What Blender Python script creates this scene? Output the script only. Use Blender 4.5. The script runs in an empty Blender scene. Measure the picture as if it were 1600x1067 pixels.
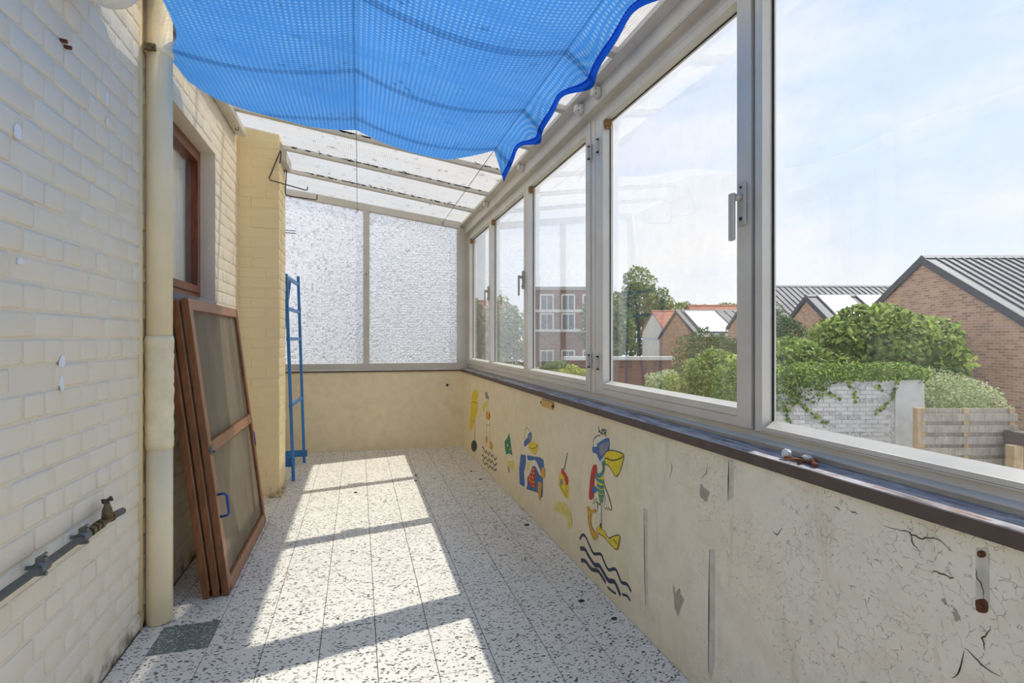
import bpy, bmesh, math, random
from mathutils import Vector, Matrix
random.seed(7)
R = math.radians
scene = bpy.context.scene
COL = scene.collection

# ------------------------------------------------------------------ camera
F_PX, YAW, CAM_H = 818.4, 0.285246, 1.1428
cam_d = bpy.data.cameras.new('camera')
cam = bpy.data.objects.new('camera', cam_d); COL.objects.link(cam)
cam.location = (0, 0, CAM_H); cam.rotation_euler = (R(90), 0, -YAW)
cam_d.sensor_width = 36; cam_d.lens = 36 * F_PX / 1600; cam_d.shift_y = -4.6 / 1600
cam_d.clip_start = 0.05; cam_d.clip_end = 500
scene.camera = cam

# ------------------------------------------------------------------ world, sun, exposure
SKY_STRENGTH, SUN_STRENGTH, EXPOSURE = 1.0, 2.85, 0.72
SUN_DIR = Vector((1.0, 0.225, 1.36)).normalized()          # towards the sun
scene.view_settings.view_transform = 'Standard'
scene.view_settings.look = 'None'
scene.view_settings.gamma = 1
scene.view_settings.use_curve_mapping = False
scene.view_settings.exposure = EXPOSURE
w = bpy.data.worlds.new('sky'); scene.world = w; w.use_nodes = True
nt = w.node_tree; nt.nodes.clear()
def N(t, typ, **kw):
    n = t.nodes.new(typ)
    for k, v in kw.items():
        if hasattr(n, k): setattr(n, k, v)
        else: n.inputs[k.replace('_', ' ')].default_value = v
    return n
tc = N(nt, 'ShaderNodeTexCoord'); sep = N(nt, 'ShaderNodeSeparateXYZ')
nt.links.new(tc.outputs['Generated'], sep.inputs[0])
ramp = N(nt, 'ShaderNodeValToRGB')
nt.links.new(sep.outputs['Z'], ramp.inputs[0])
e = ramp.color_ramp.elements
e[0].position = 0.0; e[0].color = (0.695, 0.695, 0.74, 1)
e[1].position = 1.0; e[1].color = (0.45, 0.52, 0.68, 1)
x = e.new(0.18); x.color = (0.58, 0.64, 0.74, 1)
x = e.new(0.5); x.color = (0.50, 0.575, 0.72, 1)
mp = N(nt, 'ShaderNodeMapping'); mp.inputs['Scale'].default_value = (1.6, 1.6, 5.0); mp.inputs['Location'].default_value = (0.3, 0.1, 0.35)
nt.links.new(tc.outputs['Generated'], mp.inputs[0])
no = N(nt, 'ShaderNodeTexNoise', Scale=1.7, Detail=5.0, Roughness=0.5)
nt.links.new(mp.outputs[0], no.inputs['Vector'])
cr = N(nt, 'ShaderNodeValToRGB'); cr.color_ramp.elements[0].position = 0.40; cr.color_ramp.elements[1].position = 0.64
nt.links.new(no.outputs[0], cr.inputs[0])
mixw = N(nt, 'ShaderNodeMix', data_type='RGBA')
nt.links.new(cr.outputs[0], mixw.inputs[0]); nt.links.new(ramp.outputs[0], mixw.inputs[6]); mixw.inputs[7].default_value = (0.715, 0.70, 0.73, 1)
bg = N(nt, 'ShaderNodeBackground'); bg.inputs[1].default_value = SKY_STRENGTH
nt.links.new(mixw.outputs[2], bg.inputs[0])
wo = N(nt, 'ShaderNodeOutputWorld'); nt.links.new(bg.outputs[0], wo.inputs[0])
sun_d = bpy.data.lights.new('sun', 'SUN'); sun_d.energy = SUN_STRENGTH; sun_d.angle = R(0.55); sun_d.color = (1.0, 0.95, 0.87)
sun = bpy.data.objects.new('sun', sun_d); COL.objects.link(sun)
sun.rotation_euler = SUN_DIR.to_track_quat('Z', 'Y').to_euler(); sun.location = (6, 2, 9)
try:
    scene.cycles.transparent_max_bounces = 24; scene.cycles.max_bounces = 14; scene.cycles.diffuse_bounces = 6
    scene.cycles.transmission_bounces = 10
    scene.cycles.caustics_reflective = False; scene.cycles.caustics_refractive = False
    scene.cycles.sample_clamp_indirect = 4.0
except Exception: pass

# ------------------------------------------------------------------ mesh helpers
class MB:
    def __init__(s, M=None): s.v = []; s.f = []; s.M = M
    def add(s, vs, fs):
        o = len(s.v)
        s.v += [tuple((s.M @ Vector(p)) if s.M else p) for p in vs]
        s.f += [tuple(o + i for i in f) for f in fs]
        return s
    def box(s, x0, x1, y0, y1, z0, z1):
        return s.add([(x0,y0,z0),(x1,y0,z0),(x1,y1,z0),(x0,y1,z0),(x0,y0,z1),(x1,y0,z1),(x1,y1,z1),(x0,y1,z1)],
                     [(0,3,2,1),(4,5,6,7),(0,1,5,4),(1,2,6,5),(2,3,7,6),(3,0,4,7)])
    def prism(s, poly, axis, a, b):
        n = len(poly)
        def P(p, t): return {'x': (t, p[0], p[1]), 'y': (p[0], t, p[1]), 'z': (p[0], p[1], t)}[axis]
        return s.add([P(p, a) for p in poly] + [P(p, b) for p in poly],
                     [tuple(range(n))[::-1], tuple(range(n, 2*n))] + [(i, (i+1) % n, n+(i+1) % n, n+i) for i in range(n)])
    def face(s, pts): return s.add(pts, [tuple(range(len(pts)))])
    def tube(s, pts, r, n=8, cap=True):
        pts = [Vector(p) for p in pts]; rs = r if isinstance(r, (list, tuple)) else [r] * len(pts)
        vs = []; fs = []; up = None
        for i, p in enumerate(pts):
            d = (pts[min(i+1, len(pts)-1)] - pts[max(i-1, 0)]).normalized()
            if up is None:
                up = Vector((0,0,1)) if abs(d.z) < 0.9 else Vector((1,0,0))
            a = (up - d * up.dot(d)).normalized(); up = a; b = d.cross(a)
            for k in range(n):
                t = 2*math.pi*k/n
                vs.append(tuple(p + (a*math.cos(t) + b*math.sin(t)) * rs[i]))
        for i in range(len(pts)-1):
            for k in range(n):
                fs.append((i*n+k, i*n+(k+1) % n, (i+1)*n+(k+1) % n, (i+1)*n+k))
        if cap:
            fs.append(tuple(range(n))[::-1]); fs.append(tuple((len(pts)-1)*n + k for k in range(n)))
        return s.add(vs, fs)
    def sphere(s, c, r, nu=16, nv=10):
        r = r if isinstance(r, (list, tuple)) else (r, r, r)
        vs = []; fs = []
        for j in range(nv+1):
            t = math.pi*j/nv
            for k in range(nu):
                a = 2*math.pi*k/nu
                vs.append((c[0]+r[0]*math.sin(t)*math.cos(a), c[1]+r[1]*math.sin(t)*math.sin(a), c[2]+r[2]*math.cos(t)))
        for j in range(nv):
            for k in range(nu):
                fs.append((j*nu+k, (j+1)*nu+k, (j+1)*nu+(k+1) % nu, j*nu+(k+1) % nu))
        return s.add(vs, fs)
    def grid(s, fn, nu, nv):
        vs = [fn(i/nu, j/nv) for j in range(nv+1) for i in range(nu+1)]
        fs = [(j*(nu+1)+i, j*(nu+1)+i+1, (j+1)*(nu+1)+i+1, (j+1)*(nu+1)+i) for j in range(nv) for i in range(nu)]
        return s.add(vs, fs)
    def mesh(s, name, mat, smooth=False):
        m = bpy.data.meshes.new(name); m.from_pydata(s.v, [], s.f); m.update()
        if mat: m.materials.append(mat)
        if smooth: m.polygons.foreach_set('use_smooth', [True]*len(m.polygons))
        return m
    def build(s, name, mat, parent=None, smooth=False, bevel=0, fix=False):
        m = s.mesh(name, mat, smooth)
        if fix or bevel:
            bm = bmesh.new(); bm.from_mesh(m)
            bmesh.ops.recalc_face_normals(bm, faces=bm.faces[:])
            if bevel:
                es = [e for e in bm.edges if len(e.link_faces) == 2 and e.calc_face_angle(0) > 0.6]
                bmesh.ops.bevel(bm, geom=es, offset=bevel, segments=2, affect='EDGES', profile=0.6)
            bm.to_mesh(m); bm.free()
        o = bpy.data.objects.new(name, m); COL.objects.link(o)
        if parent: o.parent = parent
        return o
def tag(o, label=None, cat=None, group=None, kind=None):
    if label: o['label'] = label
    if cat: o['category'] = cat
    if group: o['group'] = group
    if kind: o['kind'] = kind
    return o
def thing(name, label, cat, group=None, kind=None, loc=(0,0,0), rz=0):
    o = bpy.data.objects.new(name, None); COL.objects.link(o)
    o.location = loc; o.rotation_euler = (0, 0, rz); o.empty_display_size = 0.05
    return tag(o, label, cat, group, kind)
def inst(name, mesh, parent, loc=(0,0,0), rot=(0,0,0)):
    o = bpy.data.objects.new(name, mesh); COL.objects.link(o)
    o.location = loc; o.rotation_euler = rot
    if parent: o.parent = parent
    return o

# ------------------------------------------------------------------ materials
def new_mat(name):
    m = bpy.data.materials.new(name); m.use_nodes = True
    t = m.node_tree; b = t.nodes['Principled BSDF']; out = t.nodes['Material Output']
    return m, t, b, out
def pos(t): return N(t, 'ShaderNodeNewGeometry').outputs['Position']
def noise(t, vec, scale, detail=4.0, rough=0.55, dist=0.0):
    n = N(t, 'ShaderNodeTexNoise'); n.inputs['Scale'].default_value = scale; n.inputs['Detail'].default_value = detail
    n.inputs['Roughness'].default_value = rough; n.inputs['Distortion'].default_value = dist
    t.links.new(vec, n.inputs['Vector']); return n.outputs[0]
def cramp(t, fac, stops):
    c = N(t, 'ShaderNodeValToRGB'); t.links.new(fac, c.inputs[0]); el = c.color_ramp.elements
    def C(v): return (v, v, v, 1) if isinstance(v, (int, float)) else tuple(v) + (1,)
    el[0].position, el[0].color = stops[0][0], C(stops[0][1]); el[1].position, el[1].color = stops[-1][0], C(stops[-1][1])
    for p, v in stops[1:-1]:
        z = el.new(p); z.color = C(v)
    return c.outputs[0]
def mixc(t, fac, a, b, mode='MIX'):
    m = N(t, 'ShaderNodeMix', data_type='RGBA', blend_type=mode)
    for sock, v in ((0, fac), (6, a), (7, b)):
        if isinstance(v, (int, float)): m.inputs[sock].default_value = v
        elif isinstance(v, tuple): m.inputs[sock].default_value = v + (1,)
        else: t.links.new(v, m.inputs[sock])
    return m.outputs[2]
def math_(t, op, a, b=None, c=None):
    m = N(t, 'ShaderNodeMath', operation=op)
    for i, v in enumerate((a, b, c)):
        if v is None: continue
        if isinstance(v, (int, float)): m.inputs[i].default_value = v
        else: t.links.new(v, m.inputs[i])
    return m.outputs[0]
def mapping(t, vec, scale=(1,1,1), loc=(0,0,0), rot=(0,0,0)):
    m = N(t, 'ShaderNodeMapping'); m.inputs['Scale'].default_value = scale; m.inputs['Location'].default_value = loc; m.inputs['Rotation'].default_value = rot
    t.links.new(vec, m.inputs[0]); return m.outputs[0]
def bump(t, b, h, strength=0.3, dist=0.01):
    n = N(t, 'ShaderNodeBump'); n.inputs['Strength'].default_value = strength; n.inputs['Distance'].default_value = dist
    t.links.new(h, n.inputs['Height']); t.links.new(n.outputs[0], b.inputs['Normal'])
def S(r, g, b):
    f = lambda c: ((c/255+0.055)/1.055)**2.4 if c > 10 else c/255/12.92
    return (f(r), f(g), f(b))
def plain(name, rgb, rough=0.6, metal=0.0, var=0.12, scale=6.0, bmp=0.0, bscale=60.0):
    m, t, b, o = new_mat(name); p = pos(t)
    n = noise(t, p, scale)
    lo = tuple(c*(1-var) for c in rgb); hi = tuple(min(1, c*(1+var)) for c in rgb)
    t.links.new(cramp(t, n, [(0.3, lo), (0.7, hi)]), b.inputs['Base Color'])
    b.inputs['Roughness'].default_value = rough; b.inputs['Metallic'].default_value = metal
    if bmp: bump(t, b, noise(t, p, bscale), bmp, 0.003)
    return m
def painted_brick(name, rgb, dirt, patch=None):
    m, t, b, o = new_mat(name); p = pos(t)
    n1 = noise(t, p, 3.0, 5); n2 = noise(t, p, 24.0, 6, 0.65)
    c = cramp(t, n1, [(0.3, tuple(v*0.94 for v in rgb)), (0.7, rgb)])
    c = mixc(t, cramp(t, n2, [(0.62, 0.0), (0.85, 0.45)]), c, dirt)
    if patch:
        n3 = noise(t, p, 1.3, 3); c = mixc(t, cramp(t, n3, [(0.45, 0.0), (0.6, 0.6)]), c, patch)
    # grime gathered along the floor line
    sp = N(t, 'ShaderNodeSeparateXYZ'); t.links.new(p, sp.inputs[0])
    g = math_(t, 'MULTIPLY', cramp(t, sp.outputs[2], [(0.0, 1.0), (0.09, 0.0)]), cramp(t, noise(t, p, 16, 5), [(0.46, 0.0), (0.62, 1.0)]))
    c = mixc(t, g, c, S(120, 98, 66))
    t.links.new(c, b.inputs['Base Color']); b.inputs['Roughness'].default_value = 0.55
    h = math_(t, 'ADD', noise(t, p, 30.0, 6, 0.6), math_(t, 'MULTIPLY', noise(t, p, 150.0, 3), 0.35))
    bump(t, b, h, 0.55, 0.004)
    return m
M = {}
M['paint_white'] = painted_brick('paint_white', S(247, 234, 210), S(210, 198, 178), S(240, 232, 218))
M['paint_mortar'] = painted_brick('paint_mortar', S(242, 230, 206), S(206, 196, 176))
M['paint_cream'] = painted_brick('paint_cream', S(240, 218, 170), S(206, 182, 132))
M['pipe'] = plain('pipe_paint', S(248, 230, 192), 0.42, var=0.06, scale=5, bmp=0.15, bscale=40)
M['tape'] = plain('tape_paint', S(248, 231, 194), 0.5, var=0.1, scale=14, bmp=0.4, bscale=30)
def plaster():
    m, t, b, o = new_mat('cream_plaster'); p = pos(t)
    base = S(246, 230, 194)
    c = cramp(t, noise(t, p, 2.2, 5), [(0.3, S(240, 224, 186)), (0.7, base)])
    sp = N(t, 'ShaderNodeSeparateXYZ'); t.links.new(p, sp.inputs[0])
    # near stretch weathered greyer, its colour also lifted to make up for weak light
    near = cramp(t, math_(t, 'ADD', sp.outputs[1], math_(t, 'MULTIPLY', noise(t, p, 2.5), 0.8)), [(0.0, 1.0), (1.0, 1.0)])
    wy = N(t, 'ShaderNodeMapRange'); wy.inputs[1].default_value = 2.2; wy.inputs[2].default_value = 1.2
    t.links.new(math_(t, 'ADD', sp.outputs[1], math_(t, 'MULTIPLY', math_(t, 'SUBTRACT', noise(t, p, 3.0), 0.5), 1.2)), wy.inputs[0])
    c = mixc(t, wy.outputs[0], c, S(248, 238, 218))
    # fine paint crackle, stronger in the worn areas
    v = N(t, 'ShaderNodeTexVoronoi', feature='DISTANCE_TO_EDGE'); v.inputs['Scale'].default_value = 52
    dv = N(t, 'ShaderNodeVectorMath', operation='ADD')
    nz = N(t, 'ShaderNodeTexNoise'); nz.inputs['Scale'].default_value = 18; nz.inputs['Detail'].default_value = 4; t.links.new(p, nz.inputs['Vector'])
    ds = N(t, 'ShaderNodeVectorMath', operation='SCALE'); ds.inputs['Scale'].default_value = 0.05; t.links.new(nz.outputs['Color'], ds.inputs[0])
    t.links.new(p, dv.inputs[0]); t.links.new(ds.outputs[0], dv.inputs[1]); t.links.new(dv.outputs[0], v.inputs['Vector'])
    line = cramp(t, v.outputs['Distance'], [(0.0, 1.0), (0.035, 0.0)])
    worn = cramp(t, noise(t, p, 3.2, 4), [(0.42, 0.0), (0.58, 1.0)])
    brk = cramp(t, noise(t, p, 60, 2), [(0.48, 0.0), (0.56, 1.0)])
    ck = math_(t, 'MULTIPLY', math_(t, 'MULTIPLY', line, worn), math_(t, 'MULTIPLY', brk, wy.outputs[0]))
    c = mixc(t, math_(t, 'MULTIPLY', ck, 0.75), c, S(116, 104, 82))
    # specks and scuffs
    sk = cramp(t, noise(t, p, 46, 4, 0.7), [(0.68, 0.0), (0.76, 1.0)])
    c = mixc(t, math_(t, 'MULTIPLY', sk, 0.4), c, S(120, 104, 78))
    mo = cramp(t, noise(t, p, 11, 5, 0.65), [(0.42, 0.0), (0.72, 0.28)]); c = mixc(t, mo, c, S(196, 184, 158))
    st = cramp(t, noise(t, mapping(t, p, (1, 7, 1.2)), 3.0, 4), [(0.6, 0.0), (0.8, 0.5)])
    c = mixc(t, st, c, S(190, 172, 126))
    t.links.new(c, b.inputs['Base Color']); b.inputs['Roughness'].default_value = 0.6
    h = math_(t, 'SUBTRACT', math_(t, 'ADD', noise(t, p, 9, 5), math_(t, 'MULTIPLY', noise(t, p, 70, 3), 0.3)), math_(t, 'MULTIPLY', ck, 0.5))
    bump(t, b, h, 0.4, 0.006)
    return m
M['plaster'] = plaster()
def terrazzo(name, base, chip, frac, scale):
    m, t, b, o = new_mat(name); p = pos(t)
    nz = N(t, 'ShaderNodeTexNoise'); nz.inputs['Scale'].default_value = 70; nz.inputs['Detail'].default_value = 2; t.links.new(p, nz.inputs['Vector'])
    ds = N(t, 'ShaderNodeVectorMath', operation='SCALE'); ds.inputs['Scale'].default_value = 0.012; t.links.new(nz.outputs['Color'], ds.inputs[0])
    ad = N(t, 'ShaderNodeVectorMath', operation='ADD'); t.links.new(p, ad.inputs[0]); t.links.new(ds.outputs[0], ad.inputs[1])
    c = cramp(t, noise(t, p, 2.0, 4), [(0.3, tuple(v*0.93 for v in base)), (0.7, base)])
    for k, (rot, sc) in enumerate(((0.5, scale), (2.1, scale*0.8), (1.2, scale*1.25))):
        v = N(t, 'ShaderNodeTexVoronoi'); v.inputs['Scale'].default_value = 1.0
        t.links.new(mapping(t, ad.outputs[0], (sc, sc*2.0, sc*0.02), (k*3.3, k*1.7, 0), (0, 0, rot)), v.inputs['Vector'])
        sc_ = N(t, 'ShaderNodeSeparateColor'); t.links.new(v.outputs['Color'], sc_.inputs[0])
        pick = math_(t, 'GREATER_THAN', sc_.outputs[0], 1-frac)
        rad = math_(t, 'MULTIPLY', sc_.outputs[1], 0.34)
        near = math_(t, 'LESS_THAN', v.outputs['Distance'], math_(t, 'ADD', rad, 0.10))
        c = mixc(t, math_(t, 'MULTIPLY', math_(t, 'MULTIPLY', pick, near), 0.95), c, chip)
    t.links.new(c, b.inputs['Base Color']); b.inputs['Roughness'].default_value = 0.38
    bump(t, b, noise(t, p, 40, 3), 0.06, 0.002)
    return m
M['terrazzo'] = terrazzo('terrazzo', S(240, 234, 222), S(44, 44, 46), 0.42, 64)
M['terrazzo_green'] = terrazzo('terrazzo_green', S(112, 122, 116), S(214, 216, 210), 0.4, 90)
M['joint'] = plain('tile_joint', S(96, 90, 82), 0.9)
def alu(name, rgb, rough=0.38):
    m, t, b, o = new_mat(name); p = pos(t)
    n = noise(t, p, 5.0, 5); n2 = noise(t, mapping(t, p, (60, 4, 4)), 3.0, 3)
    c = cramp(t, n, [(0.3, tuple(v*0.85 for v in rgb)), (0.75, rgb)])
    c = mixc(t, cramp(t, noise(t, p, 30, 5, 0.7), [(0.66, 0.0), (0.8, 0.35)]), c, S(120, 110, 95))
    t.links.new(c, b.inputs['Base Color']); b.inputs['Metallic'].default_value = 0.25
    t.links.new(cramp(t, n2, [(0.3, rough-0.06), (0.7, rough+0.12)]), b.inputs['Roughness'])
    return m
M['alu'] = alu('weathered_aluminium', S(232, 226, 214))
M['alu_dark'] = alu('dull_aluminium', S(212, 206, 196), 0.45)
M['alu_roof'] = alu('roof_bar_aluminium', S(220, 214, 204), 0.5)
M['black'] = plain('black_rubber', S(28, 27, 28), 0.7)
M['white_plastic'] = plain('white_plastic', S(225, 222, 214), 0.45, var=0.08, scale=30)
M['clear_plastic'] = plain('milky_plastic', S(232, 230, 226), 0.35, var=0.08, scale=40)
M['amber'] = plain('aged_amber_plastic', S(150, 104, 50), 0.5, var=0.35, scale=60)
M['globe'] = plain('opal_glass', S(240, 238, 232), 0.25, var=0.02)
def thin_glass(name, tint, refl_rough=0.0, dust=0.03):
    m, t, b, o = new_mat(name); t.nodes.remove(b)
    tr = N(t, 'ShaderNodeBsdfTransparent'); tr.inputs[0].default_value = tint + (1,)
    gl = N(t, 'ShaderNodeBsdfGlossy'); gl.inputs['Roughness'].default_value = refl_rough; gl.inputs[0].default_value = (1, 1, 1, 1)
    df = N(t, 'ShaderNodeBsdfDiffuse'); df.inputs[0].default_value = (0.8, 0.8, 0.8, 1)
    lw = N(t, 'ShaderNodeLayerWeight'); lw.inputs[0].default_value = 0.5
    k = math_(t, 'MINIMUM', math_(t, 'ADD', math_(t, 'MULTIPLY', math_(t, 'POWER', lw.outputs['Facing'], 4.0), 0.9), 0.05), 1.0)
    a = N(t, 'ShaderNodeMixShader'); t.links.new(k, a.inputs[0]); t.links.new(tr.outputs[0], a.inputs[1]); t.links.new(gl.outputs[0], a.inputs[2])
    bb = N(t, 'ShaderNodeMixShader'); p = pos(t)
    t.links.new(cramp(t, noise(t, p, 12, 5, 0.7), [(0.35, dust*0.4), (0.8, dust*2)]), bb.inputs[0])
    t.links.new(a.outputs[0], bb.inputs[1]); t.links.new(df.outputs[0], bb.inputs[2]); t.links.new(bb.outputs[0], o.inputs[0])
    return m
M['glass'] = thin_glass('window_glass', (0.96, 0.975, 0.97))
def frosted():
    m, t, b, o = new_mat('patterned_glass'); t.nodes.remove(b); p = pos(t)
    pp = mapping(t, p, (1, 0.05, 1))
    # small pressed squares with random curls, like stamped cathedral glass
    v = N(t, 'ShaderNodeTexVoronoi', feature='F1', distance='CHEBYCHEV'); v.inputs['Scale'].default_value = 38; v.inputs['Randomness'].default_value = 0.35
    t.links.new(pp, v.inputs['Vector'])
    h = math_(t, 'ADD', v.outputs['Distance'], math_(t, 'MULTIPLY', noise(t, pp, 62, 3, 0.6, 1.5), 1.2))
    bn = N(t, 'ShaderNodeBump'); bn.inputs['Strength'].default_value = 0.9; bn.inputs['Distance'].default_value = 0.05; t.links.new(h, bn.inputs['Height'])
    fl = math_(t, 'ADD', math_(t, 'MULTIPLY', v.outputs['Distance'], 0.5), noise(t, pp, 58, 3, 0.65, 2.0))
    tint = mixc(t, cramp(t, fl, [(0.73, 0.0), (0.90, 1.0)]), (0.97, 0.98, 1.0), (0.40, 0.42, 0.46))  # dark flecks put in the colour, standing for the pattern's uneven refraction
    rf = N(t, 'ShaderNodeBsdfRefraction'); rf.inputs['IOR'].default_value = 1.5; rf.inputs['Roughness'].default_value = 0.08; t.links.new(tint, rf.inputs[0])
    t.links.new(bn.outputs[0], rf.inputs['Normal'])
    tl = N(t, 'ShaderNodeBsdfTranslucent'); t.links.new(tint, tl.inputs[0]); t.links.new(bn.outputs[0], tl.inputs['Normal'])
    gl = N(t, 'ShaderNodeBsdfGlossy'); gl.inputs['Roughness'].default_value = 0.12; t.links.new(bn.outputs[0], gl.inputs['Normal'])
    a = N(t, 'ShaderNodeMixShader'); a.inputs[0].default_value = 0.30; t.links.new(rf.outputs[0], a.inputs[1]); t.links.new(tl.outputs[0], a.inputs[2])
    c = N(t, 'ShaderNodeMixShader'); c.inputs[0].default_value = 0.07; t.links.new(a.outputs[0], c.inputs[1]); t.links.new(gl.outputs[0], c.inputs[2])
    t.links.new(c.outputs[0], o.inputs[0])
    return m
M['frosted'] = frosted()
def roof_glass():
    m, t, b, o = new_mat('wired_roof_glass'); t.nodes.remove(b); p = pos(t)
    sp = N(t, 'ShaderNodeSeparateXYZ'); t.links.new(p, sp.inputs[0])
    def wires(s):
        f = math_(t, 'FRACT', math_(t, 'MULTIPLY', s, 1/0.0127))
        return math_(t, 'LESS_THAN', math_(t, 'ABSOLUTE', math_(t, 'SUBTRACT', f, 0.5)), 0.07)
    wire = math_(t, 'MAXIMUM', wires(sp.outputs[0]), wires(sp.outputs[1]))
    grime = cramp(t, noise(t, p, 14, 6, 0.7), [(0.60, 0.0), (0.70, 0.8)])
    streak = cramp(t, noise(t, mapping(t, p, (0.7, 9, 1)), 2.5, 4), [(0.4, 0.0), (0.75, 0.25)])
    col = mixc(t, grime, (0.82, 0.82, 0.81), S(90, 92, 82))
    col = mixc(t, streak, col, S(214, 206, 192)); col = mixc(t, math_(t, 'MULTIPLY', wire, 0.6), col, S(120, 118, 112))
    tl = N(t, 'ShaderNodeBsdfTranslucent'); t.links.new(col, tl.inputs[0])
    df = N(t, 'ShaderNodeBsdfDiffuse'); t.links.new(col, df.inputs[0])
    tr = N(t, 'ShaderNodeBsdfTransparent'); t.links.new(col, tr.inputs[0])
    a = N(t, 'ShaderNodeMixShader'); a.inputs[0].default_value = 0.12; t.links.new(tl.outputs[0], a.inputs[1]); t.links.new(df.outputs[0], a.inputs[2])
    c = N(t, 'ShaderNodeMixShader'); c.inputs[0].default_value = 0.30; t.links.new(tr.outputs[0], c.inputs[1]); t.links.new(a.outputs[0], c.inputs[2])
    t.links.new(c.outputs[0], o.inputs[0])
    return m
M['roof_glass'] = roof_glass()
def tarp(name, holes, rgb, light):
    m, t, b, o = new_mat(name); t.nodes.remove(b); uv = N(t, 'ShaderNodeUVMap').outputs[0]
    sp = N(t, 'ShaderNodeSeparateXYZ'); t.links.new(uv, sp.inputs[0])
    def wave(s, k):
        f = math_(t, 'FRACT', math_(t, 'MULTIPLY', s, k)); return math_(t, 'SUBTRACT', 1.0, math_(t, 'MULTIPLY', math_(t, 'ABSOLUTE', math_(t, 'SUBTRACT', f, 0.5)), 2.0))
    dots = math_(t, 'MULTIPLY', wave(sp.outputs[0], 1/0.021), wave(sp.outputs[1], 1/0.019))
    dots = cramp(t, dots, [(0.22, 0.0), (0.6, 1.0)])
    area = cramp(t, noise(t, uv, 3.0, 4), [(0.3, 0.35), (0.6, 1.0)])
    dots = math_(t, 'MULTIPLY', dots, area)
    wornn = cramp(t, noise(t, uv, 5.0, 6, 0.65), [(0.66, 0.0), (0.8, 0.5)])
    col = mixc(t, math_(t, 'MULTIPLY', dots, 0.55), rgb, light); col = mixc(t, wornn, col, S(150, 190, 240))
    tl = N(t, 'ShaderNodeBsdfTranslucent'); t.links.new(col, tl.inputs[0])
    df = N(t, 'ShaderNodeBsdfDiffuse'); t.links.new(col, df.inputs[0])
    tr = N(t, 'ShaderNodeBsdfTransparent'); tr.inputs[0].default_value = (0.75, 0.9, 1, 1)
    a = N(t, 'ShaderNodeMixShader'); a.inputs[0].default_value = 0.18; t.links.new(tl.outputs[0], a.inputs[1]); t.links.new(df.outputs[0], a.inputs[2])
    c = N(t, 'ShaderNodeMixShader'); t.links.new(math_(t, 'MULTIPLY', dots, holes), c.inputs[0]); t.links.new(a.outputs[0], c.inputs[1]); t.links.new(tr.outputs[0], c.inputs[2])
    t.links.new(c.outputs[0], o.inputs[0])
    return m
M['tarp'] = tarp('blue_shade_net', 0.16, S(78, 154, 242), S(150, 206, 252))
M['hem'] = tarp('blue_hem', 0.0, S(26, 84, 205), S(40, 100, 215))
def wood(name, a, bcol, scale=6, rough=0.5):
    m, t, b, o = new_mat(name); p = pos(t)
    g = noise(t, mapping(t, p, (18, 18, 1.6)), scale, 5, 0.6, 0.6)
    c = cramp(t, g, [(0.3, a), (0.7, bcol)]); c = mixc(t, cramp(t, noise(t, p, 5, 4), [(0.45, 0.0), (0.75, 0.5)]), c, tuple(v*0.6 for v in a))
    t.links.new(c, b.inputs['Base Color']); b.inputs['Roughness'].default_value = rough
    bump(t, b, g, 0.15, 0.002); return m
M['wood_frame'] = wood('stained_wood', S(108, 64, 34), S(148, 96, 58))
M['wood_face'] = wood('pale_stained_wood', S(146, 100, 70), S(186, 140, 108))  # paler brown for the rails and one stile face
M['wood_window'] = wood('varnished_wood', S(92, 44, 24), S(140, 76, 44), 5, 0.35)
M['fence'] = wood('grey_fence_board', S(150, 140, 128), S(196, 188, 176), 3, 0.8)
M['post'] = wood('fence_post', S(176, 148, 110), S(214, 190, 152), 3, 0.8)
def sillwood():
    m, t, b, o = new_mat('peeling_sill_paint'); p = pos(t); q = mapping(t, p, (26, 5, 20))
    g = noise(t, q, 1.6, 6, 0.7)
    c = cramp(t, g, [(0.28, S(110, 98, 96)), (0.42, S(166, 158, 158)), (0.55, S(204, 198, 198)), (0.72, S(226, 220, 214))])
    c = mixc(t, cramp(t, noise(t, mapping(t, p, (20, 5, 20)), 3, 5), [(0.6, 0.0), (0.68, 0.8)]), c, S(150, 104, 72))
    t.links.new(c, b.inputs['Base Color']); b.inputs['Roughness'].default_value = 0.85; b.inputs['Specular IOR Level'].default_value = 0.08; bump(t, b, g, 0.6, 0.005); return m
M['sill'] = sillwood()
M['sill_edge'] = plain('sill_edge_paint', S(92, 76, 68), 0.55, var=0.2, scale=20, bmp=0.3)
M['end_sill'] = plain('pale_sill', S(200, 196, 190), 0.5)
def screen_mesh():
    m, t, b, o = new_mat('insect_screen'); t.nodes.remove(b); p = pos(t)
    col = cramp(t, noise(t, mapping(t, p, (1, 2, 0.5)), 2.5, 3), [(0.3, S(168, 156, 134)), (0.7, S(192, 180, 158))])
    df = N(t, 'ShaderNodeBsdfDiffuse'); t.links.new(col, df.inputs[0])
    tr = N(t, 'ShaderNodeBsdfTransparent'); tl = N(t, 'ShaderNodeBsdfTranslucent'); t.links.new(col, tl.inputs[0])
    a = N(t, 'ShaderNodeMixShader'); a.inputs[0].default_value = 0.35; t.links.new(df.outputs[0], a.inputs[1]); t.links.new(tl.outputs[0], a.inputs[2])
    c = N(t, 'ShaderNodeMixShader'); c.inputs[0].default_value = 0.3; t.links.new(a.outputs[0], c.inputs[1]); t.links.new(tr.outputs[0], c.inputs[2])
    t.links.new(c.outputs[0], o.inputs[0]); return m
M['screen'] = screen_mesh()
M['blue_metal'] = plain('blue_painted_steel', S(52, 122, 190), 0.4, var=0.12, scale=12)
M['blue_handle'] = plain('dark_blue_plastic', S(28, 66, 150), 0.35, var=0.05)
M['steel'] = plain('galvanised_steel', S(120, 122, 120), 0.5, 0.6, var=0.25, scale=30)
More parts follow.
